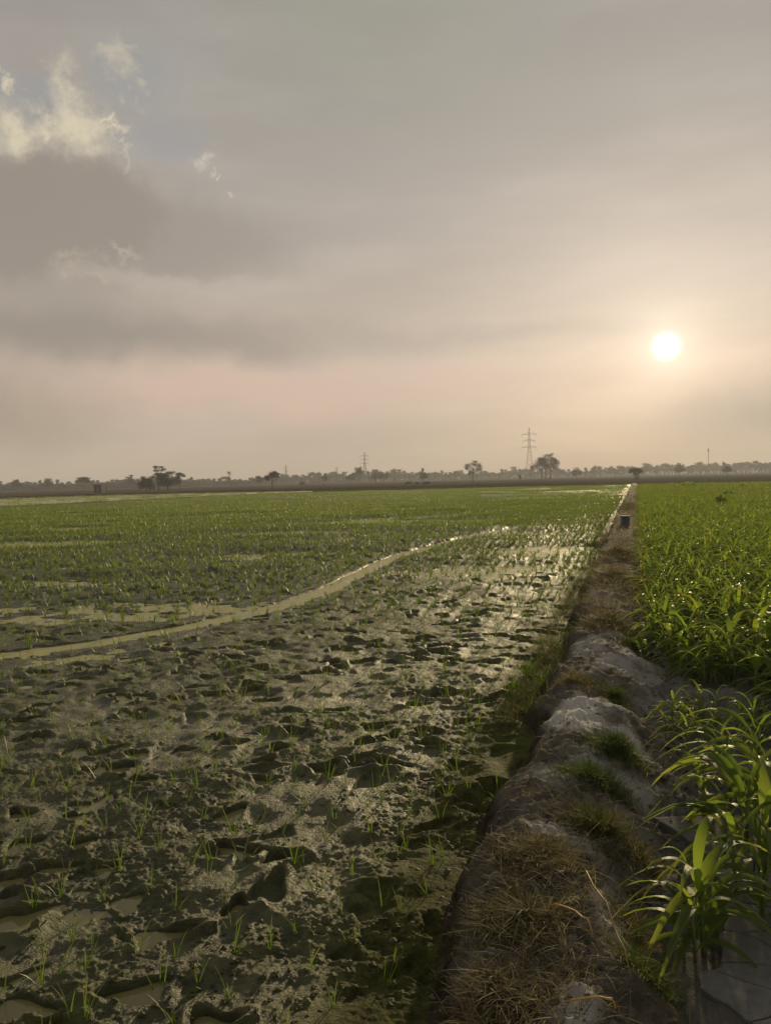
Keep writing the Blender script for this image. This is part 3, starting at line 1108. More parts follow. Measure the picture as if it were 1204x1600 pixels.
def whole_maize(name, seed, hgt, nl, wid, seg_drop=False, leafmat='maize'):
    leaves, st = maize_parts(seed, hgt, nl, wid)
    V, F, T, U, mi = [], [], [], [], []
    for lf_ in leaves:
        n = len(V)
        V += lf_[0]
        F += [tuple(i + n for i in q) for q in lf_[1]]
        T += lf_[2]
        U += lf_[3]
        mi += [0] * len(lf_[1])
    n = len(V)
    V += st.V
    F += [tuple(i + n for i in f) for f in st.F]
    T += [0] * len(st.V)
    U += [0] * len(st.V)
    mi += [1] * len(st.F)
    me = poly_mesh(name, V, F, [M[leafmat], M['stem']], True, {'tt': T, 'uu': U})
    me.polygons.foreach_set('material_index', np.array(mi, np.int32))
    return me


PROTO = []
for i in range(8):
    lv, st = maize_parts(200 + i, 0.50 + 0.03 * (i % 4), 7 + i % 3, 0.052 + 0.007 * (i % 3))
    PROTO.append(([leaf_mesh(k, M['maize']) for k in lv], st.mesh('stem', M['stem'], True)))


def maize_thing(k, x, y, z, rz_, s, label, group=None):
    e = bpy.data.objects.new('maize_plant', None)
    COL.objects.link(e)
    e.empty_display_size = 0.1
    e.location = (x, y, z)
    e.rotation_euler = (RNG.normal(0, .06), RNG.normal(0, .06), rz_)
    e.scale = (s, s, s)
    lm, sm = PROTO[k % 8]
    obj('stem', sm, e)
    for q in lm:
        obj('leaf', q, e)
    return tag(e, label, 'maize plant', group)


# the plants one can single out beside the bare strip
HERO = [
    ((1098, 1490), 1.02, 0.4, 0, 'broad leaved green maize plant nearest the cracked clay at the bottom right'),
    ((1065, 1440), 0.62, 2.2, 3, 'small drooping maize plant between the bund grass and the nearest big maize'),
    ((1192, 1395), 1.05, 1.2, 1, 'dark maize plant behind the nearest one at the right edge'),
    ((1165, 1330), 1.05, 4.0, 2, 'maize plant with hanging broad leaves beside the bare strip'),
    ((1200, 1300), 1.10, 0.2, 5, 'maize plant at the right edge behind the one with hanging leaves'),
    ((1098, 1268), 0.72, 5.2, 4, 'lone young maize plant with upright leaves on the bare strip'),
    ((1075, 1180), 0.55, 3.2, 6, 'short maize plant standing out front of the small clump on the bare strip'),
    ((1180, 1225), 0.95, 2.6, 7, 'maize plant right of the lone young one, shiny leaves bent over'),
    ((1112, 1478), 0.78, 3.9, 5, 'shorter maize stalk sharing the clump of the nearest big plant'),
    ((1085, 1500), 0.6, 1.6, 2, 'lowest maize stalk leaning left out of the nearest clump'),
    ((1190, 1440), 0.7, 2.9, 4, 'low maize plant at the right edge just above the cracked clay'),
    ((1175, 1290), 0.85, 0.9, 0, 'maize plant wedged between its neighbours at the right edge, fourth row back'),
    ((1125, 1210), 0.6, 4.4, 2, 'half grown maize plant right behind the lone young one'),
    ((1140, 1255), 0.9, 1.9, 3, 'maize plant between the lone young one and the right edge'),
    ((1150, 1400), 0.8, 3.5, 6, 'maize plant close behind the nearest one, half hidden by its leaves'),
    ((1130, 1345), 0.75, 5.5, 1, 'smaller maize plant left of the one with hanging broad leaves'),
]
for (a, c), s, rz_, k, lb in HERO:
    p = G(a, c, DRYZ)
    maize_thing(k, p[0], p[1], float(dry_z(*p)) - 0.0, rz_, s, lb)
# the stand
stand = np.array([G(a, c, DRYZ) for a, c in [(998, 800), (1002, 860), (1004, 930), (1016, 1000), (1045, 1055), (1110, 1075), (1215, 1095)]])
st_t, st_l = tl(stand[:, 0], stand[:, 1])
o_ = np.argsort(st_t)
st_t, st_l = st_t[o_], st_l[o_]
sp = 0.165
tt, ll = np.meshgrid(np.arange(1.0, 105, sp), np.arange(0.15, 60, sp), indexing='ij')
tt = (tt + RNG.normal(0, .05, tt.shape)).ravel()
ll = (ll + RNG.normal(0, .05, ll.shape)).ravel()
X, Y = xy(tt, ll)
r, th = np.hypot(X, Y), np.arctan2(X, Y)
edge = np.where(tt < st_t[0], 99, np.interp(tt, st_t, st_l))
edge = np.where(tt > st_t[-1], bund_edges(tt)[2] + 0.15, edge) + 0.15 * gnoise(tt * 1.3, tt * 0 + 2.2, 33)
near_ok = (tt < st_t[0] + 1.0) & (ll > 0.98 + 0.12 * gnoise(tt * 2, tt * 0, 39)) & (tt > 3.3)
ok = ((ll > edge) | near_ok) & (th < math.radians(58)) & (r < 108 - 0 * r) & (r > 2.2)
ok &= RNG.random(len(X)) < 0.80 + 0.5 * gnoise(X / 2.5, Y / 2.5, 34)
ok &= RNG.random(len(X)) < np.clip(1.25 - r / 140, 0.5, 1)
for (a, c), s, *_ in HERO:
    p = G(a, c, DRYZ)
    ok &= np.hypot(X - p[0], Y - p[1]) > 0.22
X, Y, r, tt, ll = X[ok], Y[ok], r[ok], tt[ok], ll[ok]
# smaller plants sown thinly on the bare strip
extra = [G(a, c, DRYZ) for a, c in [(1040, 1135), (1055, 1150), (1068, 1135), (1085, 1150), (1100, 1130), (1112, 1145), (1050, 1120), (1092, 1118), (1075, 1112), (1120, 1122),
                                    (1160, 1140), (1175, 1150), (1195, 1145), (1190, 1170), (1000, 1035), (1010, 1030), (1185, 1190), (1150, 1150)]]
for k, p in enumerate(extra):
    if k < 14 or k > 15:
        maize_thing(k, p[0], p[1], float(dry_z(*p)), RNG.uniform(0, 6.28), RNG.uniform(0.36, 0.52),
                    'short upright maize shoot in the small clump on the bare strip', 'short maize shoots on the bare strip')
    else:
        maize_thing(k, p[0], p[1], float(dry_z(*p)), RNG.uniform(0, 6.28), 0.42,
                    'small maize shoot at the foot of the bund, beside the dense stand', 'maize shoots at the foot of the bund')
Z = dry_z(X, Y)
rz = RNG.uniform(0, 6.28, len(X))
scl = RNG.uniform(0.78, 1.2, len(X)) * (1.0 + 0.12 * gnoise(X / 3, Y / 3, 36)) * (0.75 + 0.25 * sstep(0, 0.8, ll - np.interp(tt, st_t, st_l)))
px, py = project(np.stack([X, Y, Z + 0.4], -1))
inv = (px > -10) & (px < PW + 10) & (py < PH)
order = np.argsort(np.where(inv, r, 1e9))[:270]
single = np.zeros(len(X), bool)
single[order] = True
WM = [whole_maize('maize_plant', 300 + i, 0.52 + 0.03 * (i % 4), 7 + i % 3, 0.036 + 0.005 * (i % 3)) for i in range(9)]
for k, i in enumerate(order):
    lb = 'green maize plant in the front rows of the dense stand right of the bund'
    gp = 'maize plants of the dense stand'
    if k < 90:
        maize_thing(k, X[i], Y[i], Z[i], rz[i], scl[i], lb, gp)
    else:
        o = obj('maize_plant', WM[k % 9], None, (X[i], Y[i], Z[i]), rz[i], float(scl[i]))
        o.rotation_euler = (RNG.normal(0, .07), RNG.normal(0, .07), rz[i])
        tag(o, lb, 'maize plant', gp)
rest = ~single
n_ = int(rest.sum())
scatter('maize_crop', np.stack([X, Y, Z], -1)[rest], rz[rest], scl[rest], RNG.integers(0, 9, n_), WM,
        'dense green maize crop stretching away right of the bund', 'maize', RNG.normal(0, .07, (n_, 2)))
# straw coloured plants along the bund edge
YM = [whole_maize('dry_maize', 400 + i, 0.42, 6, 0.026, leafmat='straw_leaf') for i in range(3)]
for k, (a, c) in enumerate([(1000, 972), (1003, 950), (1004, 930), (1000, 905), (999, 882), (1003, 865), (998, 850), (1000, 836), (999, 822), (1000, 812), (998, 800), (1000, 792)]):
    p = G(a, c, DRYZ)
    o = obj('dry_maize', YM[k % 3], None, (p[0], p[1], float(dry_z(*p))), RNG.uniform(0, 6), float(RNG.uniform(0.7, 1.05)))
    tag(o, 'straw yellow withered maize plant on the edge between bund and green stand', 'maize plant', 'withered maize along the bund')

# dark weeds and scrub in the far part of the stand
def clump_mesh(name, seed, n, rx, ry, hz, leaf, m):
    g = np.random.default_rng(seed)
    u = g.normal(0, 1, (n, 3))
    u /= np.linalg.norm(u, axis=1)[:, None]
    rad = g.random(n) ** 0.4
    C = u * rad[:, None] * np.array([rx, ry, hz]) * (0.75 + 0.35 * np.sin(4 * u[:, :1] + seed))
    C[:, 2] = np.abs(C[:, 2])
    return leaf_cards(name, C, leaf, g, m)


def leaf_cards(name, C, leaf, g, m):
    n = len(C)
    a = g.normal(0, 1, (n, 3))
    a /= np.linalg.norm(a, axis=1)[:, None]
    c = np.cross(a, g.normal(0, 1, (n, 3)))
    c /= np.linalg.norm(c, axis=1)[:, None] + 1e-9
    s = leaf * g.uniform(0.6, 1.4, n)[:, None]
    V = np.stack([C - a * s, C + c * s * .45, C + a * s, C - c * s * .45], 1).reshape(-1, 3)
    Q = np.arange(4 * n).reshape(n, 4)
    return quad_mesh(name, V, Q, m, False)


# ------------------------------------------------------------------ grass on the bund
def bund_points(n, pred):
    """n random points of the bund kept by pred(t, l, u)"""
    t = np.where(RNG.random(n) < 0.6, 1 / RNG.uniform(1 / 9, 1 / 1.5, n), 1 / RNG.uniform(1 / 130, 1 / 9, n))
    u = RNG.uniform(-0.02, 1.06, n)
    lf, lc, rc, rf = bund_edges(t)
    l = lf + u * (rf - lf)
    k = pred(t, l, u)
    t, l = t[k], l[k]
    x, y = xy(t, l)
    return np.stack([x, y, bund_z(t, l)], -1), t


def colours(n, pal, wgt):
    pal = np.array(pal)
    c = pal[RNG.choice(len(pal), n, p=np.array(wgt) / sum(wgt))]
    return c * RNG.uniform(0.7, 1.25, (n, 1))


STRAW = [(0.27, 0.215, 0.10), (0.16, 0.125, 0.058), (0.40, 0.335, 0.18), (0.075, 0.062, 0.034)]
OLIVE = [(0.10, 0.115, 0.03), (0.15, 0.135, 0.045), (0.075, 0.095, 0.025), (0.22, 0.17, 0.08)]
GREEN = [(0.075, 0.125, 0.022), (0.10, 0.15, 0.03), (0.05, 0.085, 0.018), (0.17, 0.15, 0.06)]


def blade_obj(name, P, H, A, lean, droop, W, colr, seg=4):
    V, Q, m = blades(P, H, A, lean, droop, W, seg, RNG.normal(0, 0.6, len(P)))
    return obj(name, quad_mesh(name, V, Q, M['grass'], True, {'col': np.repeat(colr, m, 0)}))


# flattened dry litter all over the bund, more of it on the near mounds
P, t_ = bund_points(30000, lambda t, l, u: (RNG.random(len(t)) < np.clip(0.25 + 0.9 * gnoise(t * 1.1, l * 2.2, 120) + 0.02 * (t < 3.4) + 0.6 * (t > 9), 0.03, 1)) & (u > np.where(t < 9, 0.30, 0.1)))
n = len(P)
big = np.clip(t_ / 7, 1, 7)
o = blade_obj('dry_grass_litter', P + np.array([0, 0, 0.004]), RNG.uniform(0.03, 0.085, n) * big ** 0.5, RNG.uniform(0, 6.28, n), RNG.uniform(0.3, 2.0, n), RNG.uniform(0.2, 1.0, n),
              RNG.uniform(0.0018, 0.004, n) * big, colours(n, STRAW, (4, 4, 2, 3)), 4)
tag(o, 'dry flattened straw and grass litter covering the earth bund', 'grass litter', kind='stuff')
# short living grass
P, t_ = bund_points(9000, lambda t, l, u: (RNG.random(len(t)) < np.clip(-0.05 + 1.1 * gnoise(t * 0.8 + 30, l * 2.5, 121), 0.0, 1)) & (u > 0.2))
n = len(P)
big = np.clip(t_ / 7, 1, 4)
o = blade_obj('bund_grass', P, RNG.uniform(0.03, 0.085, n) * big ** 0.3, RNG.uniform(0, 6.28, n), RNG.uniform(0.05, 0.6, n), RNG.uniform(0.1, 0.7, n),
              RNG.uniform(0.002, 0.004, n) * big, colours(n, OLIVE, (3, 3, 2, 3)), 3)
tag(o, 'short olive grass growing in patches on the earth bund', 'grass', kind='stuff')


n = 7500
t_ = 1 / RNG.uniform(1 / 120, 1 / 5.5, n)
l_ = bund_edges(t_)[0] + RNG.uniform(-0.10, 0.22, n) - sstep(20, 35, t_) * RNG.uniform(0, 0.9, n)
k = RNG.random(n) < np.clip(0.5 + 0.9 * gnoise(t_ * 0.9, l_ * 2, 130) + 0.3 * (t_ > 12), 0.05, 1)
t_, l_ = t_[k], l_[k]
n = len(t_)
x_, y_ = xy(t_, l_)
z_ = np.maximum(np.maximum(bund_z(t_, l_), mud_at(x_, y_)), -0.02)
big = np.clip(t_ / 7, 1, 6)
o = blade_obj('bund_foot_grass', np.stack([x_, y_, z_], -1), RNG.uniform(0.06, 0.17, n), RNG.uniform(0, 6.28, n), RNG.uniform(0.05, 0.7, n), RNG.uniform(0.1, 0.8, n),
              RNG.uniform(0.003, 0.005, n) * big, colours(n, OLIVE + GREEN[:2], (3, 3, 3, 2, 2, 2)), 3)
tag(o, 'olive grass fringe along the wet left foot of the bund', 'grass', kind='stuff')


def tuft(name, px, py, rx, ry, nb, hgt, pal, wgt, lean, droop, label, z=CREST, dome=0.0, on='bund', cat='grass tuft', wid=(0.0022, 0.0042), mat_=None):
    c = G(px, py, z)
    t0, l0 = tl(c[0], c[1])
    a = RNG.uniform(0, 6.28, nb)
    rad = np.minimum(np.abs(RNG.normal(0, 0.62, nb)), 1.9) * (1 + 0.35 * np.sin(3 * a + px) * np.sin(2 * a + py))
    du, dv = rad * np.cos(a), rad * np.sin(a)
    t, l = t0 + dv * ry, l0 + du * rx
    x, y = xy(t, l)
    zz = bund_z(t, l) if on == 'bund' else (dry_z(x, y) if on == 'dry' else mud_at(x, y))
    zz = zz + dome * np.sqrt(np.maximum(1 - rad ** 2, 0)) * RNG.random(nb) ** 0.5 * 0.8 - 0.01
    base = np.array([x.mean(), y.mean(), zz.min()])
    P = np.stack([x, y, zz], -1) - base
    A = RNG.uniform(0, 6.28, nb) if 'mound' in name else a - BAZ + RNG.normal(0, 0.9, nb)
    o = blade_obj(name, P, RNG.uniform(0.4, 1.15, nb) * hgt * np.clip(1.15 - 0.4 * rad, 0.4, 1.1), A, RNG.uniform(*lean, nb), RNG.uniform(*droop, nb), RNG.uniform(*wid, nb), colours(nb, pal, wgt))
    o.location = base
    return tag(o, label, cat)


tuft('dry_grass_mound', 805, 1440, 0.26, 0.22, 3600, 0.062, STRAW + OLIVE[:2], (3, 4, 1, 4, 2, 2), (0.3, 1.5), (0.2, 1.0), 'big mound of matted dry brown grass nearest the camera on the bund', dome=0.03)
tuft('dry_grass_mound', 845, 1352, 0.24, 0.15, 2300, 0.075, STRAW + OLIVE[:2], (4, 3, 2, 2, 2, 2), (0.2, 1.2), (0.2, 1.0), 'tawny dry grass mound just behind the biggest matted mound', dome=0.02)
tuft('dry_grass_mound', 780, 1560, 0.26, 0.16, 2000, 0.055, STRAW, (2, 4, 2, 5), (0.5, 1.7), (0.3, 1.0), 'dull flattened straw heap at the bottom edge of the picture', dome=0.015)
tuft('grass_tuft', 962, 1178, 0.17, 0.19, 1900, 0.085, GREEN, (3, 2, 4, 2), (0.05, 0.5), (0.2, 0.8), 'rounded dark green grass tuft just below the pale bare patch', dome=0.05)
tuft('grass_tuft', 930, 1222, 0.22, 0.15, 1900, 0.085, GREEN, (3, 2, 4, 2), (0.05, 0.5), (0.2, 0.8), 'dark green grass tuft in front of the rounded one', dome=0.045)
tuft('grass_tuft', 938, 1290, 0.19, 0.15, 1700, 0.105, OLIVE, (3, 3, 3, 2), (0.05, 0.6), (0.2, 0.7), 'olive grass tuft with longer blades midway down the bund', dome=0.03)
tuft('grass_tuft', 960, 1075, 0.16, 0.30, 1300, 0.07, GREEN + STRAW[1:2], (3, 1, 4, 2, 3), (0.05, 0.6), (0.2, 0.7), 'low dark green weeds on the right shoulder beside the pale bare patch', dome=0.03)
tuft('grass_tuft', 905, 1068, 0.26, 0.22, 1500, 0.065, OLIVE + STRAW[:1], (2, 3, 2, 3, 4), (0.1, 0.7), (0.2, 0.8), 'thin yellowish grass fringe along the upper end of the pale patch', dome=0.02)
tuft('dry_grass_mound', 948, 975, 0.30, 0.65, 3200, 0.11, STRAW + OLIVE[:2], (4, 4, 2, 3, 2, 2), (0.1, 0.8), (0.3, 1.0), 'bushy brown dry grass mound halfway along the bund', dome=0.06, wid=(0.004, 0.008))
tuft('dry_grass_mound', 958, 905, 0.40, 1.2, 2600, 0.15, STRAW + OLIVE[:1], (4, 4, 2, 2, 1), (0.2, 1.0), (0.3, 1.0), 'tawny dry grass hump next beyond the bushy brown mound', dome=0.04, wid=(0.006, 0.012))
tuft('dry_grass_mound', 967, 868, 0.42, 1.6, 2200, 0.17, STRAW + OLIVE[:2], (4, 4, 2, 2, 2, 2), (0.2, 1.0), (0.3, 1.0), 'yellowish dry grass hump in front of the grey outlet box', dome=0.04, wid=(0.008, 0.016))
tuft('dry_grass_mound', 980, 793, 0.5, 5.0, 2200, 0.20, STRAW + OLIVE[:2], (3, 4, 1, 2, 3, 3), (0.2, 1.0), (0.3, 1.0), 'faded dry grass on the far bund behind the grey outlet box', dome=0.05, wid=(0.012, 0.024))
tuft('grass_tuft', 1012, 1560, 0.13, 0.16, 1100, 0.10, GREEN + OLIVE[1:2], (3, 2, 3, 3, 3), (0.05, 0.7), (0.2, 0.8), 'green grass tuft at the right foot of the bund near the bottom edge', z=0.15, on='bund', dome=0.02)
tuft('grass_tuft', 985, 1425, 0.11, 0.18, 700, 0.09, OLIVE + STRAW[:2], (3, 3, 2, 2, 2, 2), (0.1, 0.8), (0.2, 0.8), 'olive grass fringe on the right shoulder opposite the nearest maize plant', z=0.22, dome=0.01)
tuft('grass_tuft', 1000, 1330, 0.12, 0.16, 650, 0.08, OLIVE + STRAW[1:3], (2, 3, 2, 2, 2, 2), (0.1, 0.8), (0.2, 0.8), 'thin olive grass on the right shoulder below the dark green tufts', z=0.2)
tuft('grass_tuft', 990, 1030, 0.10, 0.20, 420, 0.14, GREEN, (3, 3, 2, 2), (0.05, 0.6), (0.2, 0.7), 'green grass tuft at the right foot of the bund by the dense maize', z=0.12, wid=(0.004, 0.007))
for (a, c), lb in [((845, 1085), 'bright green upright grass tuft in the mud against the dark left bank'), ((822, 1065), 'bright green grass tuft in the mud just left of the tallest one at the bank'), ((800, 1095), 'small bright green tuft in the mud farthest left of the bank'),
                   ((778, 1250), 'long pale green grass shoot leaning over at the muddy foot of the bund')]:
    tuft('grass_tuft', a, c, 0.05, 0.06, 26 if a != 778 else 6, 0.20, [(0.12, 0.2, 0.03), (0.15, 0.23, 0.04)], (1, 1), (0.05, 0.45), (0.05, 0.5), lb, z=0.02, on='mud', wid=(0.006, 0.010))

# single long straws lying on the near bund
for k, (p0, p1, lb) in enumerate([((905, 1345), (985, 1520), 'longest pale straw stalk lying down the near bund'),
                                  ((880, 1560), (960, 1582), 'curved pale straw near the bottom edge of the bund'),
                                  ((850, 1410), (925, 1475), 'bent pale straw crossing the biggest grass mound')]):
    a, c = G(*p0, CREST + .06), G(*p1, CREST + .03)
    m = MB()
    pts_ = []
    for s in np.linspace(0, 1, 9):
        x, y = a + (c - a) * s
        off = 0.05 * math.sin(s * math.pi) * (1 if k else 0.3)
        t_, l_ = tl(x, y)
        pts_.append((x + off * BL[0], y + off * BL[1], float(bund_z(t_, l_)) + 0.035 + 0.03 * math.sin(s * 3.0)))
    base = np.array(pts_[-1])
    m.tube([np.array(p) - base for p in pts_], [0.003] * 8 + [0.0012], 5)
    o = obj('straw_stalk', m.mesh('straw_stalk', M['straw_leaf'], True), None, base)
    tag(o, lb, 'straw')

# crumbs and clods of earth
def clods(name, P, size, m, label):
    g = np.random.default_rng(len(P))
    base = np.array([(1, 0, 0), (-1, 0, 0), (0, 1, 0), (0, -1, 0), (0, 0, .8), (0, 0, -.6), (.6, .6, .5), (-.6, .6, .4), (.6, -.6, .45), (-.6, -.6, .5)], float)
    tri = np.array([(0, 2, 6), (2, 4, 6), (4, 0, 6), (2, 1, 7), (1, 4, 7), (4, 2, 7), (3, 0, 8), (0, 4, 8), (4, 3, 8), (1, 3, 9), (3, 4, 9), (4, 1, 9),
                    (2, 0, 5), (1, 2, 5), (3, 1, 5), (0, 3, 5)])
    n = len(P)
    a = g.uniform(0, 6.28, n)
    V = base[None] * g.uniform(0.6, 1.35, (n, 10, 1)) * (size * g.uniform(0.4, 1.0, n) ** 2)[:, None, None] * np.stack([g.uniform(.8, 1.5, n), g.uniform(.8, 1.3, n), g.uniform(.5, .9, n)], -1)[:, None]
    c, s_ = np.cos(a)[:, None], np.sin(a)[:, None]
    V = np.stack([V[..., 0] * c - V[..., 1] * s_, V[..., 0] * s_ + V[..., 1] * c, V[..., 2]], -1) + P[:, None]
    T = (tri[None] + (np.arange(n) * 10)[:, None, None]).reshape(-1, 3)
    z = np.zeros(n * 10)
    o = obj(name, quad_mesh(name, V.reshape(-1, 3), T, m, False, {'pale': z + np.repeat(g.random(n) * 0.2, 10), 'damp_shade': z, 'wet': z, 'slick': z, 'dull': z + 0.4}))
    return tag(o, label, 'soil clods', kind='stuff')


P, t_ = bund_points(3800, lambda t, l, u: (t < 14) & (RNG.random(len(t)) < 0.35 + 0.6 * (u > 0.55)) & (u > 0.05))
clods('bund_clods', P, 0.019, M['bund'], 'loose crumbs of earth on the sides of the bund')
n = 2600
t_ = 1 / RNG.uniform(1 / 12, 1 / 2.0, n)
l_ = bund_edges(t_)[3] + RNG.uniform(-0.25, 0.9, n)
x_, y_ = xy(t_, l_)
k = np.hypot(x_ - PLATE[0], y_ - PLATE[1]) > 0.5
clods('dry_soil_clods', np.stack([x_, y_, dry_z(x_, y_)], -1)[k], 0.024, M['dry'], 'loose pale clods on the bare strip beside the bund')
n = 5200
r_ = 1 / RNG.uniform(1 / 16, 1 / 2.0, n)
a_ = RNG.uniform(TH0, TH1, n)
x_, y_ = r_ * np.sin(a_), r_ * np.cos(a_)
tq, lq = tl(x_, y_)
z_ = mud_at(x_, y_)
k = (lq < bund_edges(tq)[0]) & (z_ > 0.006) & (gnoise(x_ * 1.3, y_ * 1.3, 150) > -0.1)
clods('mud_clods', np.stack([x_, y_, z_], -1)[k], 0.018, M['mud'], 'small wet clods strewn over the near mud')

# ------------------------------------------------------------------ outlet box on the bund
p = G(976, 822, CREST)
e = bpy.data.objects.new('outlet_box', None)
COL.objects.link(e)
t_, l_ = tl(*p)
e.location = (p[0], p[1], float(bund_z(t_, l_)) - 0.03)
e.rotation_euler = (0, 0, -BAZ + 0.12)
e.scale = (0.7, 0.7, 0.68)
tag(e, 'small grey concrete outlet box standing on the middle of the bund', 'outlet box')
w_, d_, hh, tk = 0.36, 0.34, 0.42, 0.06
for sx in (-1, 1):
    m = MB(); m.box((sx * (w_ / 2 - tk / 2), 0, hh / 2), (tk, d_, hh)); obj('side_wall', m.mesh('side_wall', M['concrete']), e)
m = MB(); m.box((0, d_ / 2 - tk / 2, hh / 2), (w_ - 2 * tk, tk, hh)); obj('back_wall', m.mesh('back_wall', M['concrete']), e)
m = MB(); m.box((0, 0, hh + 0.025), (w_ + 0.05, d_ + 0.05, 0.05)); obj('lid', m.mesh('lid', M['concrete']), e)
m = MB(); m.box((0, -d_ / 2 + 0.06, hh / 2 - 0.02), (w_ - 2 * tk - 0.004, 0.02, hh - 0.05)); obj('gate_plate', m.mesh('gate_plate', M['dark']), e)

# ------------------------------------------------------------------ trees
def at(px, d):
    a = azel(px, 745)[0]
    return d * math.sin(a), d * math.cos(a)


def hpx(px, top, d):
    """height in metres of something whose top shows at pixel row top, standing on the plain at distance d"""
    return CAM_H + d * math.tan(azel(px, top)[1]) - GZ


def tree_meshes(seed, hgt, lobes, trunk_r, fork=0.35, ncards=1500, leaf=0.16, lean=0.0, stems=1):
    """lobes: (x, z, rx, rz) as fractions of the height; returns trunk mesh and crown mesh"""
    g = np.random.default_rng(seed)
    m = MB()
    for s in range(stems):
        m.tube([(0, 0, -0.4), (lean * hgt * 0.1, 0, hgt * fork * 0.55), (lean * hgt * 0.3, 0, hgt * fork)], [trunk_r * 1.25, trunk_r, trunk_r * 0.75], 8)
    C = []
    area = sum(rx * rz for _, _, rx, rz in lobes)
    for (lx, lz, rx, rz) in lobes:
        yy = g.uniform(-.5, .5) * rx
        top = np.array([lx * hgt, yy * hgt, lz * hgt])
        b0 = np.array([lean * hgt * 0.3, 0, hgt * fork * g.uniform(0.75, 1.0)])
        mid = (b0 + top) / 2 + np.array([0, 0, -0.03 * hgt])
        m.tube([b0, mid, top], [trunk_r * 0.6, trunk_r * 0.4, trunk_r * 0.15], 5)
        nsub = max(4, int(14 * rx * rz / area * len(lobes) ** 0.5))
        n = int(ncards * rx * rz / area)
        for q in range(nsub):
            u = g.normal(0, 1, 3)
            u /= np.linalg.norm(u)
            cc = top + u * np.array([rx, rx, rz]) * hgt * 0.68
            m.tube([top, cc], [trunk_r * 0.14, trunk_r * 0.05], 4)
            k = g.normal(0, 1, (max(n // nsub, 4), 3)) * np.array([rx, rx, rz]) * hgt * 0.26
            C.append(cc + k)
        k = g.normal(0, 1, (max(n // 5, 4), 3)) * np.array([rx, rx, rz]) * hgt * 0.36
        C.append(top + k)
    C = np.concatenate(C)
    C[:, 2] = np.clip(C[:, 2], 0.1, hgt * 1.02)
    return m.mesh('trunk', M['bark'], True), leaf_cards('crown', C, leaf, g, M['crown'])


def tree(name, px, d, top, lobes, label, seed, tr=0.16, fork=0.35, n=1800, leaf=None, lean=0.0, group=None, cat='tree'):
    H_ = hpx(px, top, d)
    x, y = at(px, d)
    lobes = [(a_ * 1.15, z_, rx_ * 1.25, rz_ * 1.12) for a_, z_, rx_, rz_ in lobes]
    tm, cm = tree_meshes(seed, H_, lobes, tr * 1.4, fork, n, (leaf or 0.2) * 1.35, lean)
    e = bpy.data.objects.new(name, None)
    COL.objects.link(e)
    e.location = (x, y, GZ)
    e.rotation_euler = (0, 0, -azel(px, 745)[0])
    obj('trunk', tm, e)
    obj('crown', cm, e)
    return tag(e, label, cat, group)


ROUND = [(0, .68, .26, .24), (-.18, .58, .18, .18), (.2, .6, .18, .17), (.03, .84, .17, .13)]
tree('tree', 425, 285, 734.5, [(0, .70, .26, .22), (-.2, .62, .16, .16), (.2, .66, .17, .17), (0, .86, .18, .11)], 'small dark round crowned tree with clear trunk standing alone left of centre', 1, 0.14, 0.42, 2600, 0.13)
tree('tree', 738, 375, 719, [(-.16, .72, .17, .13), (.08, .82, .17, .14), (.22, .62, .15, .16), (-.05, .55, .12, .12), (-.26, .64, .09, .08), (.24, .80, .1, .09), (-.16, .38, .09, .06)], 'lone open crowned tree left of the tallest pylon', 2, 0.17, 0.45, 2100, 0.15)
tree('tree', 846, 500, 712, [(-.12, .72, .2, .2), (-.2, .55, .16, .16), (-.34, .5, .08, .12), (.05, .62, .16, .2), (-.02, .85, .12, .1)], 'left tree of the three merged trees right of the tallest pylon', 3, 0.2, 0.42, 2300, 0.2)
tree('tree', 852, 515, 707, [(.0, .78, .18, .18), (.12, .9, .13, .08), (.0, .6, .16, .16), (-.1, .66, .14, .14)], 'middle tree of the three merged trees right of the tallest pylon', 4, 0.22, 0.45, 2300, 0.2)
tree('tree', 859, 490, 713, [(.12, .76, .18, .18), (.22, .66, .14, .16), (.02, .62, .16, .18), (.1, .9, .14, .08), (.14, .5, .10, .10)], 'right tree of the three merged trees right of the tallest pylon', 5, 0.2, 0.4, 2300, 0.2)
tree('tree', 247, 275, 727, [(.02, .92, .15, .07), (.14, .83, .12, .06), (-.04, .78, .1, .06), (-.06, .64, .18, .07), (.1, .62, .16, .07), (.05, .5, .16, .1), (-.18, .56, .1, .06)], 'tallest tree of the left group, its foliage in flat tiers', 6, 0.13, 0.6, 1500, 0.14)
tree('tree', 262, 270, 736, [(0, .66, .36, .24), (-.3, .5, .24, .22), (.3, .55, .26, .22), (.05, .88, .3, .1), (.12, .45, .3, .2), (-.1, .42, .3, .2)], 'broad dense dark tree in the left group below the tiered one', 7, 0.16, 0.25, 4200, 0.14)
tree('tree', 281, 285, 737, [(.0, .86, .2, .08), (-.1, .7, .15, .08), (.14, .78, .14, .06)], 'slender flat topped tree at the right end of the left group', 8, 0.09, 0.6, 800, 0.13)
tree('bush', 229, 265, 743, [(0, .5, .34, .36), (-.22, .42, .24, .3), (.24, .45, .26, .3), (0, .75, .28, .2)], 'dense round dark bush left of the tiered tree', 9, 0.1, 0.2, 3000, 0.13, cat='bush')
tree('tree', 993, 330, 729.5, [(0, .74, .34, .2), (-.32, .7, .22, .16), (.32, .72, .22, .16), (-.15, .84, .25, .13), (.15, .62, .3, .16), (0, .4, .2, .2), (0, .15, .2, .14)], 'bushy tree at the far end of the bund', 10, 0.14, 0.45, 1700, 0.13)
tree('tree', 130, 480, 743.5, [(0, .82, .34, .1), (-.26, .64, .22, .12), (.28, .62, .24, .1), (0, .7, .3, .12)], 'umbrella crowned tree rising over the left treeline', 12, 0.16, 0.5, 1700, 0.22)
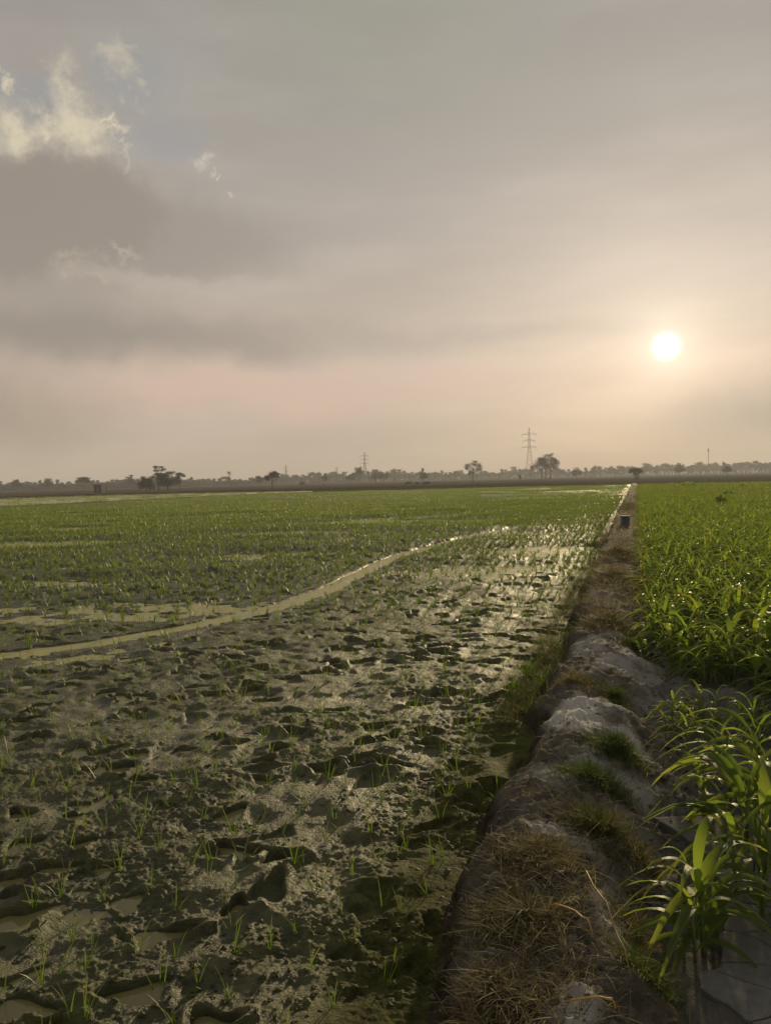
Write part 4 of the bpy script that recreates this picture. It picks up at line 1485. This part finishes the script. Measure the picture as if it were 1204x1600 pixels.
tree('tree', 661, 470, 731.5, [(-.05, .88, .1, .11), (-.06, .72, .07, .1), (.04, .5, .2, .18), (.14, .42, .14, .16), (-.1, .36, .16, .14)], 'narrow two tiered tree standing behind the low dark bush', 13, 0.14, 0.6, 1100, 0.22)
tree('bush', 666, 300, 751.5, [(0, .5, .7, .4), (-.5, .4, .5, .35), (.5, .45, .5, .35)], 'low dark bush at the field edge below the two tiered tree', 14, 0.05, 0.2, 900, 0.12, cat='bush')
tree('bush', 638, 310, 752.5, [(0, .5, .9, .4), (-.6, .4, .6, .35), (.6, .45, .6, .35)], 'low spreading bush left of the dark bush', 15, 0.05, 0.2, 800, 0.12, cat='bush')
tree('bush', 651, 310, 753.0, [(0, .5, .6, .4), (.3, .45, .5, .35)], 'smallest low bush between its two neighbours', 16, 0.05, 0.2, 500, 0.12, cat='bush')
tree('tree', 560, 560, 729, [(-.05, .8, .16, .14), (.12, .6, .2, .16), (-.16, .55, .14, .14), (.1, .88, .07, .1)], 'tall ragged hazy tree just left of the second pylon', 17, 0.16, 0.5, 1300, 0.28)
tree('tree', 547, 540, 741, ROUND, 'small hazy tree left of the ragged one by the second pylon', 18, 0.12, 0.35, 900, 0.25)
tree('tree', 587, 560, 737, [(0, .7, .3, .22), (-.2, .5, .2, .2), (.1, .5, .3, .2), (.0, .9, .1, .1)], 'bushy hazy tree just right of the second pylon', 19, 0.13, 0.35, 1100, 0.25)
tree('tree', 599, 570, 736.5, [(0, .72, .3, .2), (-.2, .55, .2, .2), (.24, .6, .2, .2)], 'wider hazy tree right of the bushy one by the second pylon', 20, 0.13, 0.35, 1200, 0.25)
tree('tree', 506, 520, 742, [(-.05, .7, .2, .2), (.15, .6, .2, .2), (0, .9, .1, .1)], 'thin hazy tree midway between the dark round tree and the second pylon', 21, 0.12, 0.4, 800, 0.25)
tree('bush', 473, 440, 752.2, [(0, .5, .6, .4), (-.3, .4, .4, .35)], 'small pale bush in the haze right of the dark round tree', 22, 0.06, 0.2, 500, 0.2, cat='bush')
tree('bush', 811, 400, 741.5, [(0, .8, .22, .18), (.08, .5, .16, .2)], 'small dark shrub on a thin stem below the tallest pylon', 23, 0.06, 0.5, 350, 0.13, cat='bush')
tree('tree', 900, 650, 733, [(0, .7, .4, .25), (.3, .6, .24, .2), (-.2, .5, .2, .2)], 'pale hazy tree first to the right of the three merged trees', 24, 0.16, 0.35, 900, 0.32)
tree('tree', 405, 460, 742, [(-.06, .8, .2, .14), (.1, .6, .22, .16), (-.1, .45, .2, .16)], 'open hazy tree just left of the dark round tree', 25, 0.13, 0.4, 900, 0.22)
tree('tree', 205, 540, 741.5, [(0, .88, .12, .1), (.02, .66, .2, .12), (-.2, .78, .16, .06), (.0, .45, .26, .18)], 'spiky topped tree over the treeline left of the round bush', 26, 0.14, 0.5, 900, 0.25)
tree('tree', 358, 560, 737, [(0, .88, .13, .12), (.02, .6, .08, .14), (-.03, .4, .14, .16), (.06, .25, .2, .16)], 'thin pole like tree with a tuft on top over the treeline', 27, 0.1, 0.85, 420, 0.28)
tree('tree', 75, 520, 746, [(0, .8, .2, .16), (-.1, .5, .24, .2), (.14, .55, .2, .2)], 'square topped tree over the left treeline beside the umbrella tree', 28, 0.14, 0.4, 900, 0.25)
tree('tree', 25, 520, 749, ROUND, 'low full crowned tree near the left end of the treeline', 29, 0.14, 0.35, 1200, 0.25)
tree('tree', 1061, 700, 727, ROUND, 'round hazy tree standing highest on the right treeline', 30, 0.2, 0.35, 800, 0.45)
tree('tree', 1135, 600, 728, ROUND, 'hazy darker tree on the right treeline near the thin mast', 31, 0.2, 0.3, 900, 0.4)

# treeline trees that nothing tells apart
TP = np.array([(-60, 759), (0, 758), (60, 757), (100, 757.5), (150, 756), (200, 754), (290, 751.5), (400, 751), (440, 747), (480, 744.5), (550, 743), (620, 738.5), (650, 741), (700, 740.5), (760, 740),
               (800, 736.5), (900, 737), (950, 733.5), (1000, 731), (1060, 729), (1204, 726), (1290, 725)], float)
TP[:, 1] -= 2.5
TD = np.array([(0, 620), (300, 640), (450, 760), (620, 820), (800, 960), (1000, 1050), (1204, 1100)], float)
TV = []
for i in range(8):
    lobes = [ROUND, [(0, .6, .3, .3), (.2, .5, .2, .25), (-.2, .5, .2, .25), (0, .85, .2, .13)], [(0, .75, .16, .2), (.05, .5, .14, .2), (-.04, .3, .12, .15)],
             [(0, .82, .34, .14), (.2, .7, .22, .12), (-.24, .68, .22, .12)]][i % 4]
    a_, c_ = tree_meshes(500 + i, 8.0, lobes, 0.18, 0.35, 420, 0.42)
    TV.append((a_, c_))
for k in range(230):
    px = -60 + 1330 * (k + RNG.uniform(-.4, .4)) / 230
    d = np.interp(px, TD[:, 0], TD[:, 1]) * RNG.uniform(0.94, 1.15)
    top = np.interp(px, TP[:, 0], TP[:, 1]) + RNG.normal(-1.6, 2.0)
    H_ = max(hpx(px, top, d), 3.5)
    x, y = at(px, d)
    e = bpy.data.objects.new('treeline_tree', None)
    COL.objects.link(e)
    e.location = (x, y, GZ)
    s = H_ / 8.0
    e.scale = (s * RNG.uniform(.9, 1.4), s * RNG.uniform(.9, 1.4), s)
    e.rotation_euler = (0, 0, RNG.uniform(0, 6.28))
    a_, c_ = TV[int(RNG.integers(0, 8))]
    obj('trunk', a_, e)
    obj('crown', c_, e)
    tag(e, 'hazy tree merging into the even mass of the far treeline', 'tree', 'trees massed in the far treeline')
# undergrowth filling the foot of the treeline
g = np.random.default_rng(77)
n = 60000
px = g.uniform(-80, 1290, n)
d = np.interp(px, TD[:, 0], TD[:, 1]) * g.uniform(0.98, 1.12, n)
topz = CAM_H - GZ + d * (np.interp(px, [0, 1204], [763, 737]) - np.interp(px, TP[:, 0], TP[:, 1]) + 0.2) / FPX
a_ = np.array([azel(v, 750)[0] for v in px])
C = np.stack([d * np.sin(a_), d * np.cos(a_), GZ + np.maximum(topz, 2.0) * g.random(n) ** 0.8 * (0.72 + 0.35 * gnoise(px / 9, px * 0, 7))], -1)
tag(obj('far_thicket', leaf_cards('far_thicket', C, 0.85, g, M['crown'])), 'low hazy thicket filling the foot of the far treeline', 'thicket', kind='stuff')

# dark grass bank beyond the paddy and scrub in the far maize
n = 16000
q = g.random(n)
px = g.uniform(-420, 985, n)
azs = np.array([azel(v, 745)[0] for v in np.linspace(-420, 985, 60)])
a_ = np.interp(px, np.linspace(-420, 985, 60), azs)
d = paddy_far(a_) + g.uniform(-0.2, 1.6, n)
P = np.stack([d * np.sin(a_), d * np.cos(a_), np.full(n, -0.12)], -1)
V, Q, m_ = blades(P, g.uniform(0.15, 0.42, n), g.uniform(0, 6.28, n), g.uniform(0, .5, n), g.uniform(0, .6, n), g.uniform(0.03, 0.06, n), 2)
tag(obj('paddy_bank_grass', quad_mesh('paddy_bank_grass', V, Q, M['grass'], True, {'col': np.repeat(colours(n, [(0.07, 0.10, 0.022), (0.05, 0.075, 0.02)], (1, 1)), m_, 0)})),
    'dark green grass on the low bank along the far edge of the paddy', 'grass', kind='stuff')
n = 9000
px = g.uniform(-420, 930, n)
a_ = np.interp(px, np.linspace(-420, 985, 60), azs)
d = np.interp(px, [-420, 0, 480, 930], [150, 160, 190, 230]) + g.uniform(0, 5, n)
P = np.stack([d * np.sin(a_), d * np.cos(a_), np.full(n, -0.2)], -1)
V, Q, m_ = blades(P, g.uniform(0.2, 0.6, n), g.uniform(0, 6.28, n), g.uniform(0, .5, n), g.uniform(0, .6, n), g.uniform(0.06, 0.12, n), 2)
tag(obj('field_margin_grass', quad_mesh('field_margin_grass', V, Q, M['grass'], True, {'col': np.repeat(colours(n, [(0.06, 0.07, 0.025), (0.045, 0.05, 0.02)], (1, 1)), m_, 0)})),
    'dark grass margin between the flooded strip and the brown fields', 'grass', kind='stuff')
for k, (a, c, rx, hz, lb) in enumerate([(1078, 764, 1.5, 0.9, 'larger dark weed clump in the far maize near the fallow patch'), (1093, 763, 1.3, 0.8, 'dark weed clump just right of the larger one in the far maize'), (1062, 758, 2.0, 0.8, 'low weed clump at the corner of the fallow patch'),
                                        (1128, 781, 0.9, 0.75, 'dark weed clump low in the middle of the far maize'), (1150, 766, 2.0, 0.8, 'long low weed clump in the far maize at the right'), (1126, 794, 0.7, 0.7, 'weed clump in front of the lowest one in the far maize')]):
    p = G(a, c, 0.3)
    o = obj('weed_clump', clump_mesh('weed_clump', 600 + k, 900, rx, rx * .7, hz, 0.13, M['maize']), None, (p[0], p[1], DRYZ))
    tag(o, lb, 'weed clump')

# ------------------------------------------------------------------ pump house
x, y = at(156, 250)
e = bpy.data.objects.new('pump_house', None)
COL.objects.link(e)
e.location = (x, y, GZ)
e.rotation_euler = (0, 0, -0.6 - azel(156, 745)[0])
e.scale = (1.45, 1.45, 1.3)
tag(e, 'little pump house with one dark and one pale wall at the left field edge', 'hut')
m = MB(); m.box((-0.0, -0.9, 0.95), (1.7, 0.16, 1.9)); obj('front_wall', m.mesh('front_wall', M['brick']), e)
m = MB(); m.box((0.77, 0.0, 0.95), (0.16, 1.64, 1.9)); obj('side_wall', m.mesh('side_wall', M['plaster']), e)
m = MB(); m.box((-0.77, 0.0, 0.95), (0.16, 1.64, 1.9)); obj('side_wall', m.mesh('side_wall', M['plaster']), e)
m = MB(); m.box((0, 0.9, 0.95), (1.7, 0.16, 1.9)); obj('back_wall', m.mesh('back_wall', M['brick']), e)
m = MB(); m.box((0, 0, 1.97), (1.9, 2.16, 0.14)); obj('roof', m.mesh('roof', M['concrete']), e)
m = MB(); m.box((0.1, -1.0, 0.8), (0.75, 0.05, 1.6)); obj('door', m.mesh('door', M['dark']), e)

# ------------------------------------------------------------------ pylons
def pylon(px, d, top, label, bar=0.30, rot=0.0):
    H_ = hpx(px, top, d)
    x, y = at(px, d)
    e = bpy.data.objects.new('power_pylon', None)
    COL.objects.link(e)
    e.location = (x, y, GZ)
    e.rotation_euler = (0, 0, -azel(px, 745)[0] + rot)
    b0 = H_ * 0.085
    half = lambda f: b0 * (1 - f / 0.62) + H_ * 0.022 * (f / 0.62) if f < 0.62 else H_ * (0.022 - 0.016 * (f - 0.62) / 0.38)
    fs = [0, .12, .23, .33, .42, .50, .57, .62, .67, .72, .77, .82, .87, .93, 1.0]
    for sx in (-1, 1):
        for sy in (-1, 1):
            m = MB()
            m.tube([(sx * half(f), sy * half(f), f * H_ - (0.3 if f == 0 else 0)) for f in fs], [bar * (0.62 if f < .6 else .45) for f in fs], 4)
            obj('leg', m.mesh('leg', M['steel']), e)
    m = MB()
    for f0, f1 in zip(fs[:-1], fs[1:]):
        a, c = half(f0), half(f1)
        for (p, q) in [((-a, -a), (c, -c)), ((a, -a), (-c, -c)), ((-a, a), (c, c)), ((a, a), (-c, c)), ((-a, -a), (-c, c)), ((a, -a), (c, c))]:
            m.tube([(p[0], p[1], f0 * H_), (q[0], q[1], f1 * H_)], bar * 0.3, 4)
    obj('bracing', m.mesh('bracing', M['steel']), e)
    for f, wd in ((.62, .14), (.745, .115), (.87, .14)):
        m = MB()
        z = f * H_
        for sy in (-1, 1):
            hw = half(f)
            m.tube([(-wd * H_, 0, z), (-hw, sy * hw, z), (hw, sy * hw, z), (wd * H_, 0, z)], bar * 0.38, 4)
            m.tube([(-wd * H_, 0, z), (-hw, sy * hw, z + 0.03 * H_), (hw, sy * hw, z + 0.03 * H_), (wd * H_, 0, z)], bar * 0.3, 4)
        arm = obj('crossarm', m.mesh('crossarm', M['steel']), e)
        for sx in (-1, 1):
            m = MB()
            m.tube([(sx * wd * H_, 0, z - 0.005 * H_), (sx * wd * H_, 0, z - 0.04 * H_)], bar * 0.35, 6)
            obj('insulator', m.mesh('insulator', M['dark']), arm)
    return tag(e, label, 'pylon')


pylon(827, 640, 668, 'tallest and nearest lattice power pylon beside the three merged trees', 0.25)
pylon(570, 760, 706, 'second largest lattice pylon left of centre among hazy trees', 0.27, 0.1)
pylon(447, 1100, 726, 'faint lattice pylon just right of the dark round tree', 0.4, 0.2)
pylon(526, 1250, 729, 'faintest lattice pylon between the two on the left', 0.4, 0.3)
x, y = at(1106, 760)
e = bpy.data.objects.new('thin_mast', None)
COL.objects.link(e)
e.location = (x, y, GZ)
H_ = hpx(1106, 699, 760)
m = MB(); m.tube([(0, 0, -.3), (0, 0, H_)], [0.32, 0.18], 6); obj('pole', m.mesh('pole', M['steel']), e)
for sx in (-1, 1):
    m = MB(); m.box((sx * 0.45, 0, H_ * 0.9), (0.3, 0.25, 2.2)); obj('antenna', m.mesh('antenna', M['steel']), e)
tag(e, 'thin faint mast rising from the haze over the right treeline', 'mast')

# ------------------------------------------------------------------ haze
hm, q, out = mat('haze_air')
pv = q.n('ShaderNodeVolumePrincipled')
pv.inputs['Color'].default_value = (0.88, 0.89, 0.98, 1)
pv.inputs['Density'].default_value = 0.0005
pv.inputs['Anisotropy'].default_value = 0.1
hm.node_tree.links.new(pv.outputs[0], out.inputs['Volume'])
m = MB()
m.box((0, 1050, 28), (6000, 2500, 60))
hz = obj('haze', m.mesh('haze', hm))
tag(hz, 'pale dusty evening haze over the whole plain', 'haze', kind='stuff')
